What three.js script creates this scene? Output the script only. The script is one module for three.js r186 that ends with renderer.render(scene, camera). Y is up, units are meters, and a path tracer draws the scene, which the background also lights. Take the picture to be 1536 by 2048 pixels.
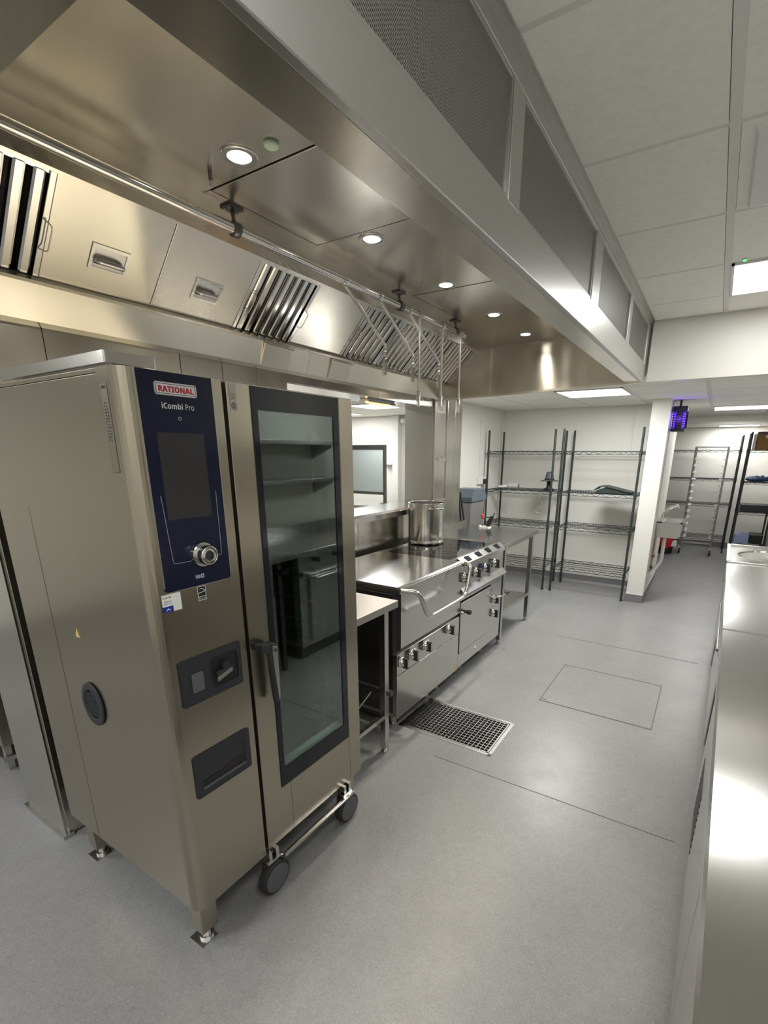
import * as THREE from 'three';
import { RoundedBoxGeometry } from 'three/addons/geometries/RoundedBoxGeometry.js';
import { mergeGeometries } from 'three/addons/utils/BufferGeometryUtils.js';
import { RectAreaLightUniformsLib } from 'three/addons/lights/RectAreaLightUniformsLib.js';

// ------------------------------------------------------------------ camera, exposure, lights
const scene = new THREE.Scene();
scene.background = new THREE.Color(0x050505);
const F = 960.61;
const camera = new THREE.PerspectiveCamera(2 * Math.atan(1024 / F) * 180 / Math.PI, 0.75, 0.02, 60);
camera.rotation.order = 'YXZ';
camera.position.set(1.1994, 1.6143, 0.6642);
camera.rotation.set(-0.2879, 0.5631, 0.003);
camera.setViewOffset(1536, 2048, 768 - 803.59, 1024 - 1190.6, 1536, 2048);
camera.updateProjectionMatrix();

const renderer = new THREE.WebGLRenderer({ antialias: true });
renderer.toneMapping = THREE.LinearToneMapping;
renderer.toneMappingExposure = 1.15;
renderer.shadowMap.enabled = true;
RectAreaLightUniformsLib.init();

const PANEL_RADIANCE = 10.5;           // ceiling light panels (radiance of the lit face)
const PANEL_COLOR = [0.99, 0.995, 0.975];
const SPOT_POWER = 3.0;              // downlights inside the canopy, candela

// ------------------------------------------------------------------ helpers
function rng(seed) { let s = seed >>> 0; return () => { s = (s + 0x6D2B79F5) >>> 0; let t = s; t = Math.imul(t ^ (t >>> 15), t | 1); t ^= t + Math.imul(t ^ (t >>> 7), t | 61); return ((t ^ (t >>> 14)) >>> 0) / 4294967296; }; }
const V = (x, y, z) => new THREE.Vector3(x, y, z);
const used = new Map();
function numbered(n) { const k = used.get(n) || 0; used.set(n, k + 1); return k ? `${n}_${String(k).padStart(3, '0')}` : n; }

function clean(g) {
  if (g.index) g = g.toNonIndexed();
  for (const k of Object.keys(g.attributes)) if (!['position', 'normal', 'uv'].includes(k)) g.deleteAttribute(k);
  if (!g.attributes.normal) g.computeVertexNormals();
  return g;
}
function boxUV(g) {                                       // uv in metres, u runs along the length of the room or across it
  const p = g.attributes.position, uv = new Float32Array(p.count * 2);
  const a = V(0, 0, 0), b = V(0, 0, 0), c = V(0, 0, 0), n = V(0, 0, 0);
  for (let i = 0; i < p.count; i += 3) {
    a.fromBufferAttribute(p, i); b.fromBufferAttribute(p, i + 1); c.fromBufferAttribute(p, i + 2);
    n.copy(b).sub(a).cross(c.clone().sub(a));
    const x = Math.abs(n.x), y = Math.abs(n.y), z = Math.abs(n.z);
    [a, b, c].forEach((q, k) => {
      const o = (i + k) * 2;
      if (y >= x && y >= z) { uv[o] = q.z; uv[o + 1] = q.x; } else if (x >= z) { uv[o] = q.z; uv[o + 1] = q.y; } else { uv[o] = q.x; uv[o + 1] = q.y; }
    });
  }
  g.setAttribute('uv', new THREE.BufferAttribute(uv, 2));
  return g;
}
function join(list) {
  list = [].concat(list).flat(Infinity).map(clean);
  const g = list.length > 1 ? mergeGeometries(list, false) : list[0].clone();
  return boxUV(g);
}
const off = new WeakMap();
function shadows(m) { m.castShadow = true; m.receiveShadow = true; return m; }
function thing(name, label, category, base = [0, 0, 0], group) {
  const o = new THREE.Group(); o.name = numbered(name); o.position.set(...base); scene.add(o);
  o.userData = { label, category }; if (group) o.userData.group = group;
  off.set(o, base); return o;
}
function struct(name, list, mat) {
  const m = shadows(new THREE.Mesh(join(list), mat)); m.name = name; m.userData = { kind: 'structure' }; scene.add(m); off.set(m, [0, 0, 0]); return m;
}
function part(parent, name, list, mat, label, raw) {
  const o = off.get(parent);
  const g = (raw ? clean([].concat(list)[0].clone()) : join(list)).translate(-o[0], -o[1], -o[2]);
  const m = shadows(new THREE.Mesh(g, mat)); m.name = name; parent.add(m); off.set(m, o);
  if (label) m.userData.label = label;
  return m;
}
function single(name, label, category, list, mat, group) {        // a thing that is one mesh
  const g = join(list); g.computeBoundingBox();
  const b = g.boundingBox, base = [(b.min.x + b.max.x) / 2, b.min.y, (b.min.z + b.max.z) / 2];
  g.translate(-base[0], -base[1], -base[2]);
  const m = shadows(new THREE.Mesh(g, mat)); m.name = numbered(name); m.position.set(...base); scene.add(m);
  m.userData = { label, category }; if (group) m.userData.group = group; off.set(m, base); return m;
}
function copyThing(o, [dx, dy, dz], label) {
  const c = o.clone(); c.name = numbered(o.name.replace(/_\d{3}$/, '')); c.position.add(V(dx, dy, dz)); scene.add(c);
  c.userData = { ...o.userData, label }; return c;
}
// geometry
function bx(x0, x1, y0, y1, z0, z1, r = 0) {
  if (x0 > x1) [x0, x1] = [x1, x0]; if (y0 > y1) [y0, y1] = [y1, y0]; if (z0 > z1) [z0, z1] = [z1, z0];
  const w = x1 - x0, h = y1 - y0, d = z1 - z0; r = Math.min(r, w / 2.05, h / 2.05, d / 2.05);
  const g = r > 0 ? new RoundedBoxGeometry(w, h, d, 2, r) : new THREE.BoxGeometry(w, h, d);
  return g.translate((x0 + x1) / 2, (y0 + y1) / 2, (z0 + z1) / 2);
}
function cy(p, q, r, seg = 16, r2 = r, open = false) {
  const a = V(...p), b = V(...q), d = b.clone().sub(a), L = d.length();
  const g = new THREE.CylinderGeometry(r2, r, L, seg, 1, open);
  g.applyQuaternion(new THREE.Quaternion().setFromUnitVectors(V(0, 1, 0), d.normalize()));
  return g.translate((a.x + b.x) / 2, (a.y + b.y) / 2, (a.z + b.z) / 2);
}
function bar(p, q, w, h = w) {                            // square bar between two points
  const a = V(...p), b = V(...q), d = b.clone().sub(a), L = d.length();
  const g = new THREE.BoxGeometry(w, L, h);
  g.applyQuaternion(new THREE.Quaternion().setFromUnitVectors(V(0, 1, 0), d.normalize()));
  return g.translate((a.x + b.x) / 2, (a.y + b.y) / 2, (a.z + b.z) / 2);
}
function bent(pts, r, fillet = 0.03, seg = 10) {          // round bar with rounded corners
  const P = pts.map(p => V(...p)), out = [P[0]];
  for (let i = 1; i < P.length - 1; i++) {
    const a = P[i - 1], b = P[i], c = P[i + 1];
    const u = a.clone().sub(b), w = c.clone().sub(b), f = Math.min(fillet, u.length() * .48, w.length() * .48);
    const s = b.clone().add(u.setLength(f)), e = b.clone().add(w.setLength(f));
    for (let k = 0; k <= 5; k++) { const t = k / 5; out.push(s.clone().multiplyScalar((1 - t) * (1 - t)).add(b.clone().multiplyScalar(2 * t * (1 - t))).add(e.clone().multiplyScalar(t * t))); }
  }
  out.push(P[P.length - 1]);
  const path = new THREE.CurvePath(); for (let i = 0; i < out.length - 1; i++) if (out[i].distanceTo(out[i + 1]) > 1e-5) path.add(new THREE.LineCurve3(out[i], out[i + 1]));
  const c = new THREE.CatmullRomCurve3(out, false, 'centripetal');
  return [new THREE.TubeGeometry(c, out.length * 5, r, seg, false), new THREE.SphereGeometry(r, seg, 6).translate(...out[0].toArray()), new THREE.SphereGeometry(r, seg, 6).translate(...out[out.length - 1].toArray())];
}
function lathe(prof, [x, y, z], seg = 32) { return new THREE.LatheGeometry(prof.map(p => new THREE.Vector2(p[0], p[1])), seg).translate(x, y, z); }
function prism(pts, axis, a0, a1, holes = [], bevel = 0) {       // axis x: points (z,y); y: points (x,z); z: points (x,y)
  const m = ([a, b]) => axis === 'x' ? [-a, b] : axis === 'y' ? [a, -b] : [a, b];
  const s = new THREE.Shape(pts.map(p => new THREE.Vector2(...m(p))));
  for (const h of holes) s.holes.push(new THREE.Path(h.map(p => new THREE.Vector2(...m(p)))));
  const o = bevel ? { depth: Math.abs(a1 - a0) - 2 * bevel, bevelEnabled: true, bevelThickness: bevel, bevelSize: bevel, bevelOffset: -bevel, bevelSegments: 2 } : { depth: Math.abs(a1 - a0), bevelEnabled: false };
  const g = new THREE.ExtrudeGeometry(s, o); g.translate(0, 0, Math.min(a0, a1) + bevel);
  if (axis === 'x') g.rotateY(Math.PI / 2); if (axis === 'y') g.rotateX(-Math.PI / 2);
  return g;
}
function rr(a0, a1, b0, b1, r, n = 5) {                   // rounded rectangle outline
  const o = []; if (a0 > a1) [a0, a1] = [a1, a0]; if (b0 > b1) [b0, b1] = [b1, b0];
  for (const [cx, cy_, t] of [[a1 - r, b1 - r, 0], [a0 + r, b1 - r, 1], [a0 + r, b0 + r, 2], [a1 - r, b0 + r, 3]])
    for (let k = 0; k <= n; k++) { const th = (t + k / n) * Math.PI / 2; o.push([cx + r * Math.cos(th), cy_ + r * Math.sin(th)]); }
  return o;
}
const circ = (a, b, r, n = 24) => Array.from({ length: n }, (_, k) => [a + r * Math.cos(k / n * 2 * Math.PI), b + r * Math.sin(k / n * 2 * Math.PI)]);
// print on a flat face: face 'x' faces +x (left edge = larger z), face 'z' faces +z
function decal(face, at, a0, a1, b0, b1) {
  const g = new THREE.PlaneGeometry(Math.abs(a1 - a0), Math.abs(b1 - b0));
  if (face === 'x') { g.rotateY(Math.PI / 2); g.translate(at, (b0 + b1) / 2, (a0 + a1) / 2); } else g.translate((a0 + a1) / 2, (b0 + b1) / 2, at);
  return g;
}
// ------------------------------------------------------------------ procedural textures
function noiseTex(w, h, fn, srgb, rep = 1) {
  const d = new Uint8Array(w * h * 4);
  for (let y = 0; y < h; y++) for (let x = 0; x < w; x++) { const c = fn(x, y), o = (y * w + x) * 4; d[o] = c[0]; d[o + 1] = c[1]; d[o + 2] = c[2]; d[o + 3] = 255; }
  const t = new THREE.DataTexture(d, w, h); t.wrapS = t.wrapT = THREE.RepeatWrapping; t.magFilter = THREE.LinearFilter; t.minFilter = THREE.LinearMipmapLinearFilter; t.generateMipmaps = true;
  if (srgb) t.colorSpace = THREE.SRGBColorSpace; t.repeat.set(rep, rep); t.needsUpdate = true; return t;
}
function valueNoise(seed, n) { const r = rng(seed), g = Float32Array.from({ length: n * n }, r); return (u, v) => { u *= n; v *= n; const x = Math.floor(u), y = Math.floor(v), s = t => t * t * (3 - 2 * t), fx = s(u - x), fy = s(v - y), q = (i, j) => g[((j % n + n) % n) * n + ((i % n + n) % n)]; return (q(x, y) * (1 - fx) + q(x + 1, y) * fx) * (1 - fy) + (q(x, y + 1) * (1 - fx) + q(x + 1, y + 1) * fx) * fy; }; }
const N4 = valueNoise(3, 4), N9 = valueNoise(5, 9), N30 = valueNoise(8, 30), N120 = valueNoise(11, 120);
function brushed(vertical, seed, base = 215, amp = 10) {   // grain of brushed steel as a roughness pattern
  const r = rng(seed), rows = Float32Array.from({ length: 512 }, () => r()), fine = Float32Array.from({ length: 512 * 8 }, () => r());
  return noiseTex(512, 512, (x, y) => {
    if (vertical) [x, y] = [y, x];
    const k = Math.floor(x / 64) % 8, f = x / 64 - Math.floor(x / 64), g = fine[y * 8 + k] * (1 - f) + fine[y * 8 + (k + 1) % 8] * f;
    const v = base + amp * (rows[y] - .5) + amp * (g - .5) + 4 * (N9(x / 512, y / 512) - .5);
    return [v, v, v];
  });
}
const brushH = brushed(false, 21), brushV = brushed(true, 22); brushH.repeat.set(1, 5); brushV.repeat.set(5, 1);
const dents = noiseTex(256, 256, (x, y) => { const v = 128 + 170 * (N4(x / 256, y / 256) - .5) + 40 * (N9(x / 256, y / 256) - .5); return [v, v, v]; }); dents.repeat.set(.55, .55);
const floorMap = noiseTex(1024, 1024, (() => { const r = rng(77); return (x, y) => { const u = x / 1024, v = y / 1024; let c = 134 + 6 * (N4(u, v) - .5) + 4 * (N30(u, v) - .5) + 40 * (r() - .5) + 6 * (N120(u, v) - .5); const t = r(); if (t > .9988) c = 235; else if (t < .004) c -= 34; return [c * 1.0, c * 1.003, c * 1.002]; }; })(), true); floorMap.repeat.set(.9, .9);
const floorRough = noiseTex(512, 512, (() => { const r = rng(78); return (x, y) => { const v = 150 + 20 * (N9(x / 512, y / 512) - .5) + 60 * (r() - .5); return [v, v, v]; }; })());
const tileMap = noiseTex(256, 256, (() => { const r = rng(79); return (x, y) => { const v = 243 + 8 * (r() - .5) + 6 * (N30(x / 256, y / 256) - .5); return [v, v * .998, v * .975]; }; })(), true); tileMap.repeat.set(2, 2);
// ------------------------------------------------------------------ materials
const lin = (r, g, b) => new THREE.Color().setRGB(r, g, b);
const std = (c, roughness, metalness = 0, extra = {}) => new THREE.MeshStandardMaterial({ color: c, roughness, metalness, ...extra });
const phy = (c, roughness, metalness = 0, extra = {}) => new THREE.MeshPhysicalMaterial({ color: c, roughness, metalness, ...extra });
const M = {
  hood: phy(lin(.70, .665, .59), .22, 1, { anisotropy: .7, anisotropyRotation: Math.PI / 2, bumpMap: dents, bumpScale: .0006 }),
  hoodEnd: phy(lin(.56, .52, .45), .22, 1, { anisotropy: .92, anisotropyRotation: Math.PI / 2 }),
  hoodOut: phy(lin(.60, .595, .58), .32, 1, { anisotropy: .4 }),
  oven: phy(lin(.45, .41, .335), .29, 1, { roughnessMap: brushV, anisotropy: .5 }),
  tableTop: phy(lin(.50, .485, .455), .42, 1),
  ovenTop: phy(lin(.58, .55, .48), .6, 1),
  steel: phy(lin(.60, .59, .565), .25, 1, { roughnessMap: brushH, anisotropy: .5, anisotropyRotation: Math.PI / 2 }),
  clad: phy(lin(.60, .58, .53), .24, 1, { roughnessMap: brushV, anisotropy: .4, anisotropyRotation: Math.PI / 2, bumpMap: dents, bumpScale: .0005 }),
  counter: phy(lin(.58, .57, .55), .21, 1, { anisotropy: .8, anisotropyRotation: Math.PI / 2 }),
  bright: std(lin(.66, .655, .64), .16, 1),
  polished: std(lin(.68, .67, .65), .09, 1),
  satin: std(lin(.58, .575, .56), .3, 1),
  zone: std(lin(.12, .12, .12), .4),
  pit: std(lin(.03, .027, .024), .7),
  trolley: std(lin(.26, .255, .24), .4, 1),
  darkSteel: std(lin(.16, .155, .15), .4, 1),
  mesh: std(lin(.58, .57, .55), .4, 1),
  white: std(lin(.74, .73, .69), .55),
  wallWhite: std(lin(.75, .735, .685), .42),
  tile: std(lin(.97, .97, .955), .85, 0, { map: tileMap }),
  tee: std(lin(.72, .715, .69), .5),
  floor: std(0xffffff, .62, 0, { map: floorMap, roughnessMap: floorRough }),
  cove: std(lin(.19, .19, .195), .5),
  groove: std(lin(.10, .10, .10), .7),
  weld: std(lin(.5, .5, .5), .4),
  black: std(lin(.012, .012, .013), .45),
  blackGloss: std(lin(.008, .008, .010), .06),
  glassBlack: phy(lin(.010, .012, .017), .08, 0, { ior: 1.4 }),
  rubber: std(lin(.02, .02, .021), .6),
  greyPlastic: std(lin(.10, .105, .115), .5),
  darkPlastic: std(lin(.022, .024, .030), .5),
  navy: phy(lin(.005, .008, .03), .2, 0, { ior: 1.42 }),
  screen: phy(lin(.03, .03, .033), .22),
  pane: phy(lin(.62, .72, .69), .02, 0, { transmission: 1, thickness: 0, ior: 1.95 }),
  hob: phy(lin(.006, .006, .007), .05, 0, { ior: 1.33 }),
  epoxy: std(lin(.022, .034, .030), .42),
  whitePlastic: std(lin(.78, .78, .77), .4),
  red: std(lin(.55, .02, .03), .4),
  redDull: std(lin(.42, .10, .10), .55),
  yellow: std(lin(.75, .50, .04), .5),
  blueDark: std(lin(.02, .05, .14), .7),
  blueLight: std(lin(.30, .36, .60), .6),
  card: std(lin(.30, .17, .06), .85),
  binLid: std(lin(.10, .125, .15), .4),
  binBody: std(lin(.30, .30, .30), .35, .6),
  binder: std(lin(.018, .03, .026), .5),
  greenDark: std(lin(.02, .09, .05), .6),
  orangeGlow: std(0x000000, .5, 0, { emissive: lin(1, .42, .06), emissiveIntensity: 9 }),
  panelGlow: std(lin(.8, .8, .8), .5, 0, { emissive: lin(...PANEL_COLOR), emissiveIntensity: 3 }),
  lampGlow: std(lin(.8, .8, .8), .5, 0, { emissive: lin(1, .97, .9), emissiveIntensity: 14 }),
  uvGlow: std(0x000000, .5, 0, { emissive: lin(.07, .015, 1), emissiveIntensity: 3.5 }),
  ledGreen: std(0x000000, .5, 0, { emissive: lin(.1, 1, .15), emissiveIntensity: 2 }),
};
function print(w, h, draw, rough = .45, metal = 0, transparent = false) {
  const c = document.createElement('canvas'); c.width = w; c.height = h; const x = c.getContext('2d'); draw(x, w, h);
  const t = new THREE.CanvasTexture(c); t.colorSpace = THREE.SRGBColorSpace; t.magFilter = THREE.LinearFilter;
  return new THREE.MeshStandardMaterial({ map: t, roughness: rough, metalness: metal, transparent, alphaTest: 0 });
}
// ------------------------------------------------------------------ lamps
function panelLight(cx, y, cz, w, d, power = 1) {
  const l = new THREE.RectAreaLight(lin(...PANEL_COLOR), PANEL_RADIANCE * power, w, d);
  l.position.set(cx, y, cz); l.rotation.x = -Math.PI / 2; scene.add(l);
}
function ledPanel(cx, y, cz, w, d, label, power = 1) {
  const o = thing('ceiling_light_panel', label, 'ceiling light', [cx, y - .012, cz], 'flat light panels in the ceilings');
  part(o, 'frame', [bx(cx - w / 2, cx + w / 2, y - .008, y + .02, cz - d / 2, cz - d / 2 + .012), bx(cx - w / 2, cx + w / 2, y - .008, y + .02, cz + d / 2 - .012, cz + d / 2), bx(cx - w / 2, cx - w / 2 + .012, y - .008, y + .02, cz - d / 2, cz + d / 2), bx(cx + w / 2 - .012, cx + w / 2, y - .008, y + .02, cz - d / 2, cz + d / 2)], M.whitePlastic);
  part(o, 'diffuser', bx(cx - w / 2 + .01, cx + w / 2 - .01, y - .004, y + .015, cz - d / 2 + .01, cz + d / 2 - .01), M.panelGlow);
  panelLight(cx, y - .012, cz, w - .03, d - .03, power);
  return o;
}
// ================================================================== THE SETTING
const XR = 2.03, ZB = -5.72, ZFAR = -9.62, ZN = 3.2, XL = -4.4, CEIL = 2.482, LOW = 2.15;
// floor with a cut-out for the drain
const GR = { x0: -.22, x1: .387, z0: -1.546, z1: -1.946 };
const floor = struct('floor', prism([[XL, ZN], [XR + .2, ZN], [XR + .2, ZFAR - .2], [XL, ZFAR - .2]], 'y', -.06, 0, [[[GR.x0, GR.z0], [GR.x1, GR.z0], [GR.x1, GR.z1], [GR.x0, GR.z1]]]), M.floor);
// welded joints of the vinyl sheets: slightly proud welding rods
for (const [x0, z0, x1, z1] of [[.12, -1.385, 1.3, -1.40], [.2, -3.62, 1.32, -3.60]])
  part(floor, 'vinyl_joint', bar([x0, .0001, z0], [x1, .0001, z1], .004, .0008), std(lin(.19, .19, .185), .6));
struct('wall_right', bx(XR, XR + .15, 0, 2.6, ZFAR, ZN), M.wallWhite);
struct('wall_front', bx(XL, XR + .15, 0, 2.6, ZN, ZN + .15), M.wallWhite);
struct('wall_left', bx(XL - .15, XL, 0, 2.6, ZFAR, ZN), M.wallWhite);
const backWall = struct('wall_back', bx(XL, .68, 0, 2.6, ZB - .12, ZB), M.wallWhite);
for (const x of [-.62, .3]) part(backWall, 'panel_joint', bx(x, x + .03, .1, 2.14, ZB, ZB + .004), M.white);
struct('wall_far', bx(-1.2, XR + .15, 0, 2.6, ZFAR - .15, ZFAR), M.wallWhite);
struct('wall_store', bx(-1.3, -1.2, 0, 2.6, ZFAR, ZB - .12), M.wallWhite);
// partition nib with the hand basin on its right face
const nib = struct('wall_nib', bx(.552, .72, .09, 2.16, -6.5, -5.15, .004), M.wallWhite);
part(nib, 'edge_trim', bx(.548, .724, .085, .097, -6.5, -5.146), M.white);
part(nib, 'corner_trim', [bx(.715, .726, .09, 2.15, -5.19, -5.147), bx(.722, .727, .09, 2.15, -5.42, -5.40)], M.white);
struct('baseboard_nib', bx(.545, .727, 0, .088, -6.5, -5.145, .003), M.cove);
struct('baseboard_back', prism([[ZB, .1], [ZB + .008, .1], [ZB + .01, .03], [ZB + .03, 0], [ZB, 0]], 'x', -1.25, .55), M.cove);
struct('baseboard_far', bx(-1.2, XR, 0, .1, ZFAR, ZFAR + .01), M.cove);
struct('baseboard_left', bx(-1.25, -1.24, 0, .1, ZB, -3.82), M.cove);
struct('wall_corner', [bx(-1.35, -1.25, 0, 2.6, ZB, -3.7), bx(-1.30, -1.228, 0, 2.6, -3.80, -3.7)], M.wallWhite);
// ceilings
const ceiling = struct('ceiling', [bx(XL, XR, CEIL + .03, CEIL + .09, -3.36, ZN)], M.tee);
part(ceiling, 'ceiling_slab', [bx(XL, XR, CEIL, CEIL + .03, .6, ZN), bx(XL, -1.31, CEIL, CEIL + .03, -3.36, .6), bx(-1.31, .69, CEIL, CEIL + .03, .42, .6)], M.tile);
function tiles(parent, xs, zs, y, skip = () => false) {
  for (let i = 0; i < xs.length - 1; i++) for (let j = 0; j < zs.length - 1; j++) {
    if (skip(i, j)) continue;
    part(parent, 'ceiling_tile', bx(xs[i] + .003, xs[i + 1] - .016, y, y + .018, zs[j + 1] + .016, zs[j] - .0035), M.tile);
  }
  for (const z of zs.slice(1, -1)) part(parent, 'ceiling_tee', bx(xs[0], xs[xs.length - 1], y + .0015, y + .012, z - .012, z + .016), M.tee);
  for (const x of xs.slice(1, -1)) part(parent, 'ceiling_tee', bx(x - .014, x + .014, y - .0015, y + .010, zs[zs.length - 1], zs[0]), M.tee);
}
tiles(ceiling, [.69, 1.10, 1.70, XR], [.6, 0, -.6, -1.2, -1.8, -2.4, -2.955, -3.36], CEIL, (i, j) => i === 1 && (j === 3 || j === 5 || j === 0));
struct('wall_bulkhead', [bx(.69, XR, 2.10, CEIL + .09, -3.46, -3.36), bx(-1.31, .69, 2.16, CEIL + .09, -3.5, -3.44), bx(XL, -1.31, 2.15, CEIL + .09, -3.46, -3.36)], M.wallWhite);
const lowCeil = struct('ceiling_far', [bx(XL, XR, LOW + .03, LOW + .09, -8.0, -3.46), bx(-1.2, XR, LOW + .03, LOW + .09, ZFAR, -8.0)], M.tee);
const gx = [-1.25, -.75, -.15, .45, 1.05, 1.65, XR], gz = [-3.46, -4.0, -4.6, -5.2, -5.8, -6.4, -7.0, -7.6, -8.0];
tiles(lowCeil, gx, gz, LOW, (i, j) => i === 2 && j === 1);
tiles(lowCeil, [XL, -3.8, -3.2, -2.6, -2.0, -1.35], [-3.46, -4.05, -4.65, -5.25, -5.72], LOW, (i, j) => i === 3 && (j === 1));
struct('ceiling_store', [bx(-1.2, XR, 2.06, 2.18, -9.62, -8.0)], M.wallWhite);
// light panels
ledPanel(1.4, CEIL, -2.68, .57, .55, 'square light panel in the ceiling above the aisle, next to a green indicator', .95);
ledPanel(1.4, CEIL, .30, .57, .57, 'square light panel in the ceiling above the near worktop', .8);
panelLightFar();
function panelLightFar() {
  ledPanel(.15, LOW, -4.3, .57, .57, 'square light panel in the low ceiling in front of the wire shelving', 3.9);
  ledPanel(1.41, 2.06, -9.2, .56, .5, 'light panel on the ceiling of the far store room', 1.5);
  ledPanel(-2.3, LOW, -4.35, .57, .57, 'bright light panel seen through the serving hatch', 1.8);
  ledPanel(1.4, CEIL, 2.1, .57, .57, 'square light panel in the ceiling behind the viewer');
  ledPanel(-.6, CEIL, 1.3, .57, .57, 'added unseen light panel in the ceiling in front of the oven side', 2.2);  // out of view, added to brighten the floor on the left
  ledPanel(-2.4, CEIL, 1.3, .57, .57, 'added unseen light panel in the ceiling left of the oven', 2.3);  // second unseen panel, added to lift the light on the left floor
  ledPanel(-3.5, LOW, -5.0, .57, .57, 'light panel on the far side of the other cooking line', 1.8);
  ledPanel(-3.0, CEIL, -1.2, .57, .57, 'square light panel in the ceiling of the other cooking line');
  ledPanel(1.35, LOW, -6.7, .57, .57, 'light panel in the passage ceiling near the hand basin', 1.3);
}
{ const o = thing('indicator_light', 'tiny green indicator light on the ceiling beside the light panel', 'indicator', [1.165, CEIL - .01, -2.36]);
  part(o, 'housing', cy([1.165, CEIL - .006, -2.36], [1.165, CEIL + .002, -2.36], .012), M.whitePlastic); part(o, 'lens', cy([1.165, CEIL - .010, -2.36], [1.165, CEIL - .006, -2.36], .007), M.ledGreen); }
{ const cx = 1.41, cz = -1.5, o = thing('ceiling_diffuser', 'white square air diffuser in the ceiling', 'air vent', [cx, CEIL - .03, cz]);
  for (let k = 0; k < 3; k++) { const a = .262 - k * .075, q = Math.SQRT2, L = new THREE.LatheGeometry([[a, 0], [a - .01, -.016], [a - .06, -.030 - k * .004], [a - .062, -.026 - k * .004], [a - .014, -.010], [a - .006, .002]].map(p => new THREE.Vector2(p[0] * q, p[1])), 4); L.rotateY(Math.PI / 4); const g = L.toNonIndexed(); g.deleteAttribute('normal'); g.computeVertexNormals(); part(o, 'louvre', g.translate(cx, CEIL, cz), M.whitePlastic); }
  part(o, 'frame', bx(1.115, 1.685, CEIL, CEIL + .02, -1.785, -1.205), M.tile); part(o, 'core', bx(cx - .06, cx + .06, CEIL - .034, CEIL - .03, cz - .06, cz + .06), M.whitePlastic); }
// clad partition wall with the serving hatch
const HZ0 = -1.5, HZ1 = -3.235, HY0 = 1.14, HY1 = 2.0, WX = -.955, WXB = -1.23;
const clad = struct('wall_partition', [bx(WXB, WX, 0, CEIL + .05, HZ0, -.012), bx(WXB, WX, 0, CEIL + .05, -3.815, HZ1), bx(WXB, WX, 0, HY0, HZ1, HZ0), bx(WXB, WX, HY1, CEIL + .05, HZ1, HZ0)], M.clad);
const cp = (z0, z1, y0, y1, m = M.clad) => part(clad, 'cladding_panel', bx(WX, WX + .010, y0, y1, z1 + .0015, z0 - .0015, .002), m);
for (const [a, b] of [[-.012, -.28], [-.28, -.83], [-.83, -1.06], [-1.06, -1.28], [-1.28, -1.5]]) cp(a, b, .02, 2.06);
cp(-1.5, -2.4, 2.0, 2.06); cp(-2.4, -3.235, 2.0, 2.06); cp(-1.5, -2.13, .02, 1.125); cp(-2.13, -2.75, .02, 1.125); cp(-2.75, -3.235, .02, 1.125);
part(clad, 'pilaster_panel', [bx(WX, WX + .018, .92, 2.12, -3.475, -3.245, .003)], M.clad);
part(clad, 'pilaster_edge', [bx(WX, WX + .03, 1.19, 2.1, -3.253, -3.24, .003), bx(WX, WX + .03, 1.19, 2.1, -3.487, -3.474, .003), bx(WX, WX + .05, 1.185, 1.2, -3.487, -3.24, .003)], M.bright);
part(clad, 'pilaster_panel', [bx(WX, WX + .012, .9, 2.12, -3.66, -3.49, .003), bx(WX, WX + .012, .9, 2.12, -3.812, -3.664, .003)], M.clad);
part(clad, 'end_panel', bx(-1.31, WX, .0, 2.3, -.012, -.002, .002), M.steel);
part(clad, 'floor_angle', bx(-1.32, WX + .02, 0, .02, -.03, .012), M.satin);
part(clad, 'hatch_sill', prism([[WX + .045, 1.125], [WX + .045, 1.165], [WX + .03, 1.18], [WXB - .03, 1.18], [WXB - .03, 1.125]], 'z', HZ1 - .0, HZ0), M.counter);
part(clad, 'hatch_lining', [bx(WXB, WX + .012, 1.18, HY1, HZ1 - .003, HZ1 + .004), bx(WXB, WX + .004, 1.18, HY1, HZ0 - .003, HZ0 + .004)], M.steel);
part(clad, 'hatch_soffit', bx(WXB, WX + .004, HY1 - .004, HY1, HZ1, HZ0), M.steel);
// ================================================================== EXTRACTION CANOPY
const hood = thing('extraction_canopy', 'long stainless steel extraction canopy hanging over the cooking line', 'extractor hood', [.6, 2.045, -1.5]);
const HE = -3.36, HN = .40, HC = 2.43;
part(hood, 'fascia', [bx(.655, .675, 2.092, 2.205, HE, -1.735, .003), bx(.655, .675, 2.092, 2.205, -1.7365, HN, .003)], M.hoodOut);
part(hood, 'front_channel', [bx(.57, .655, 2.0925, 2.104, HE, HN), bx(.57, .58, 2.104, HC, HE, HN)], M.hood);
part(hood, 'top_rail', [bx(.64, .676, 2.44, CEIL - .002, HE, HN, .002)], M.hoodOut);
part(hood, 'ceiling_angle', [bx(.676, .70, CEIL - .006, CEIL - .001, HE, HN), bx(.6755, .684, CEIL - .02, CEIL - .001, HE, HN)], M.hoodOut);
const posts = [[.28, .2], [-.645, -.72], [-1.573, -1.705], [-2.47, -2.56], [-3.256, HE]];
for (const [a, b] of posts) part(hood, 'upright', bx(.645, .6755, 2.2, 2.445, b, a, .002), M.hoodOut);
part(hood, 'upright', bx(.645, .6755, 2.2, 2.445, .28, HN), M.hoodOut);
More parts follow.
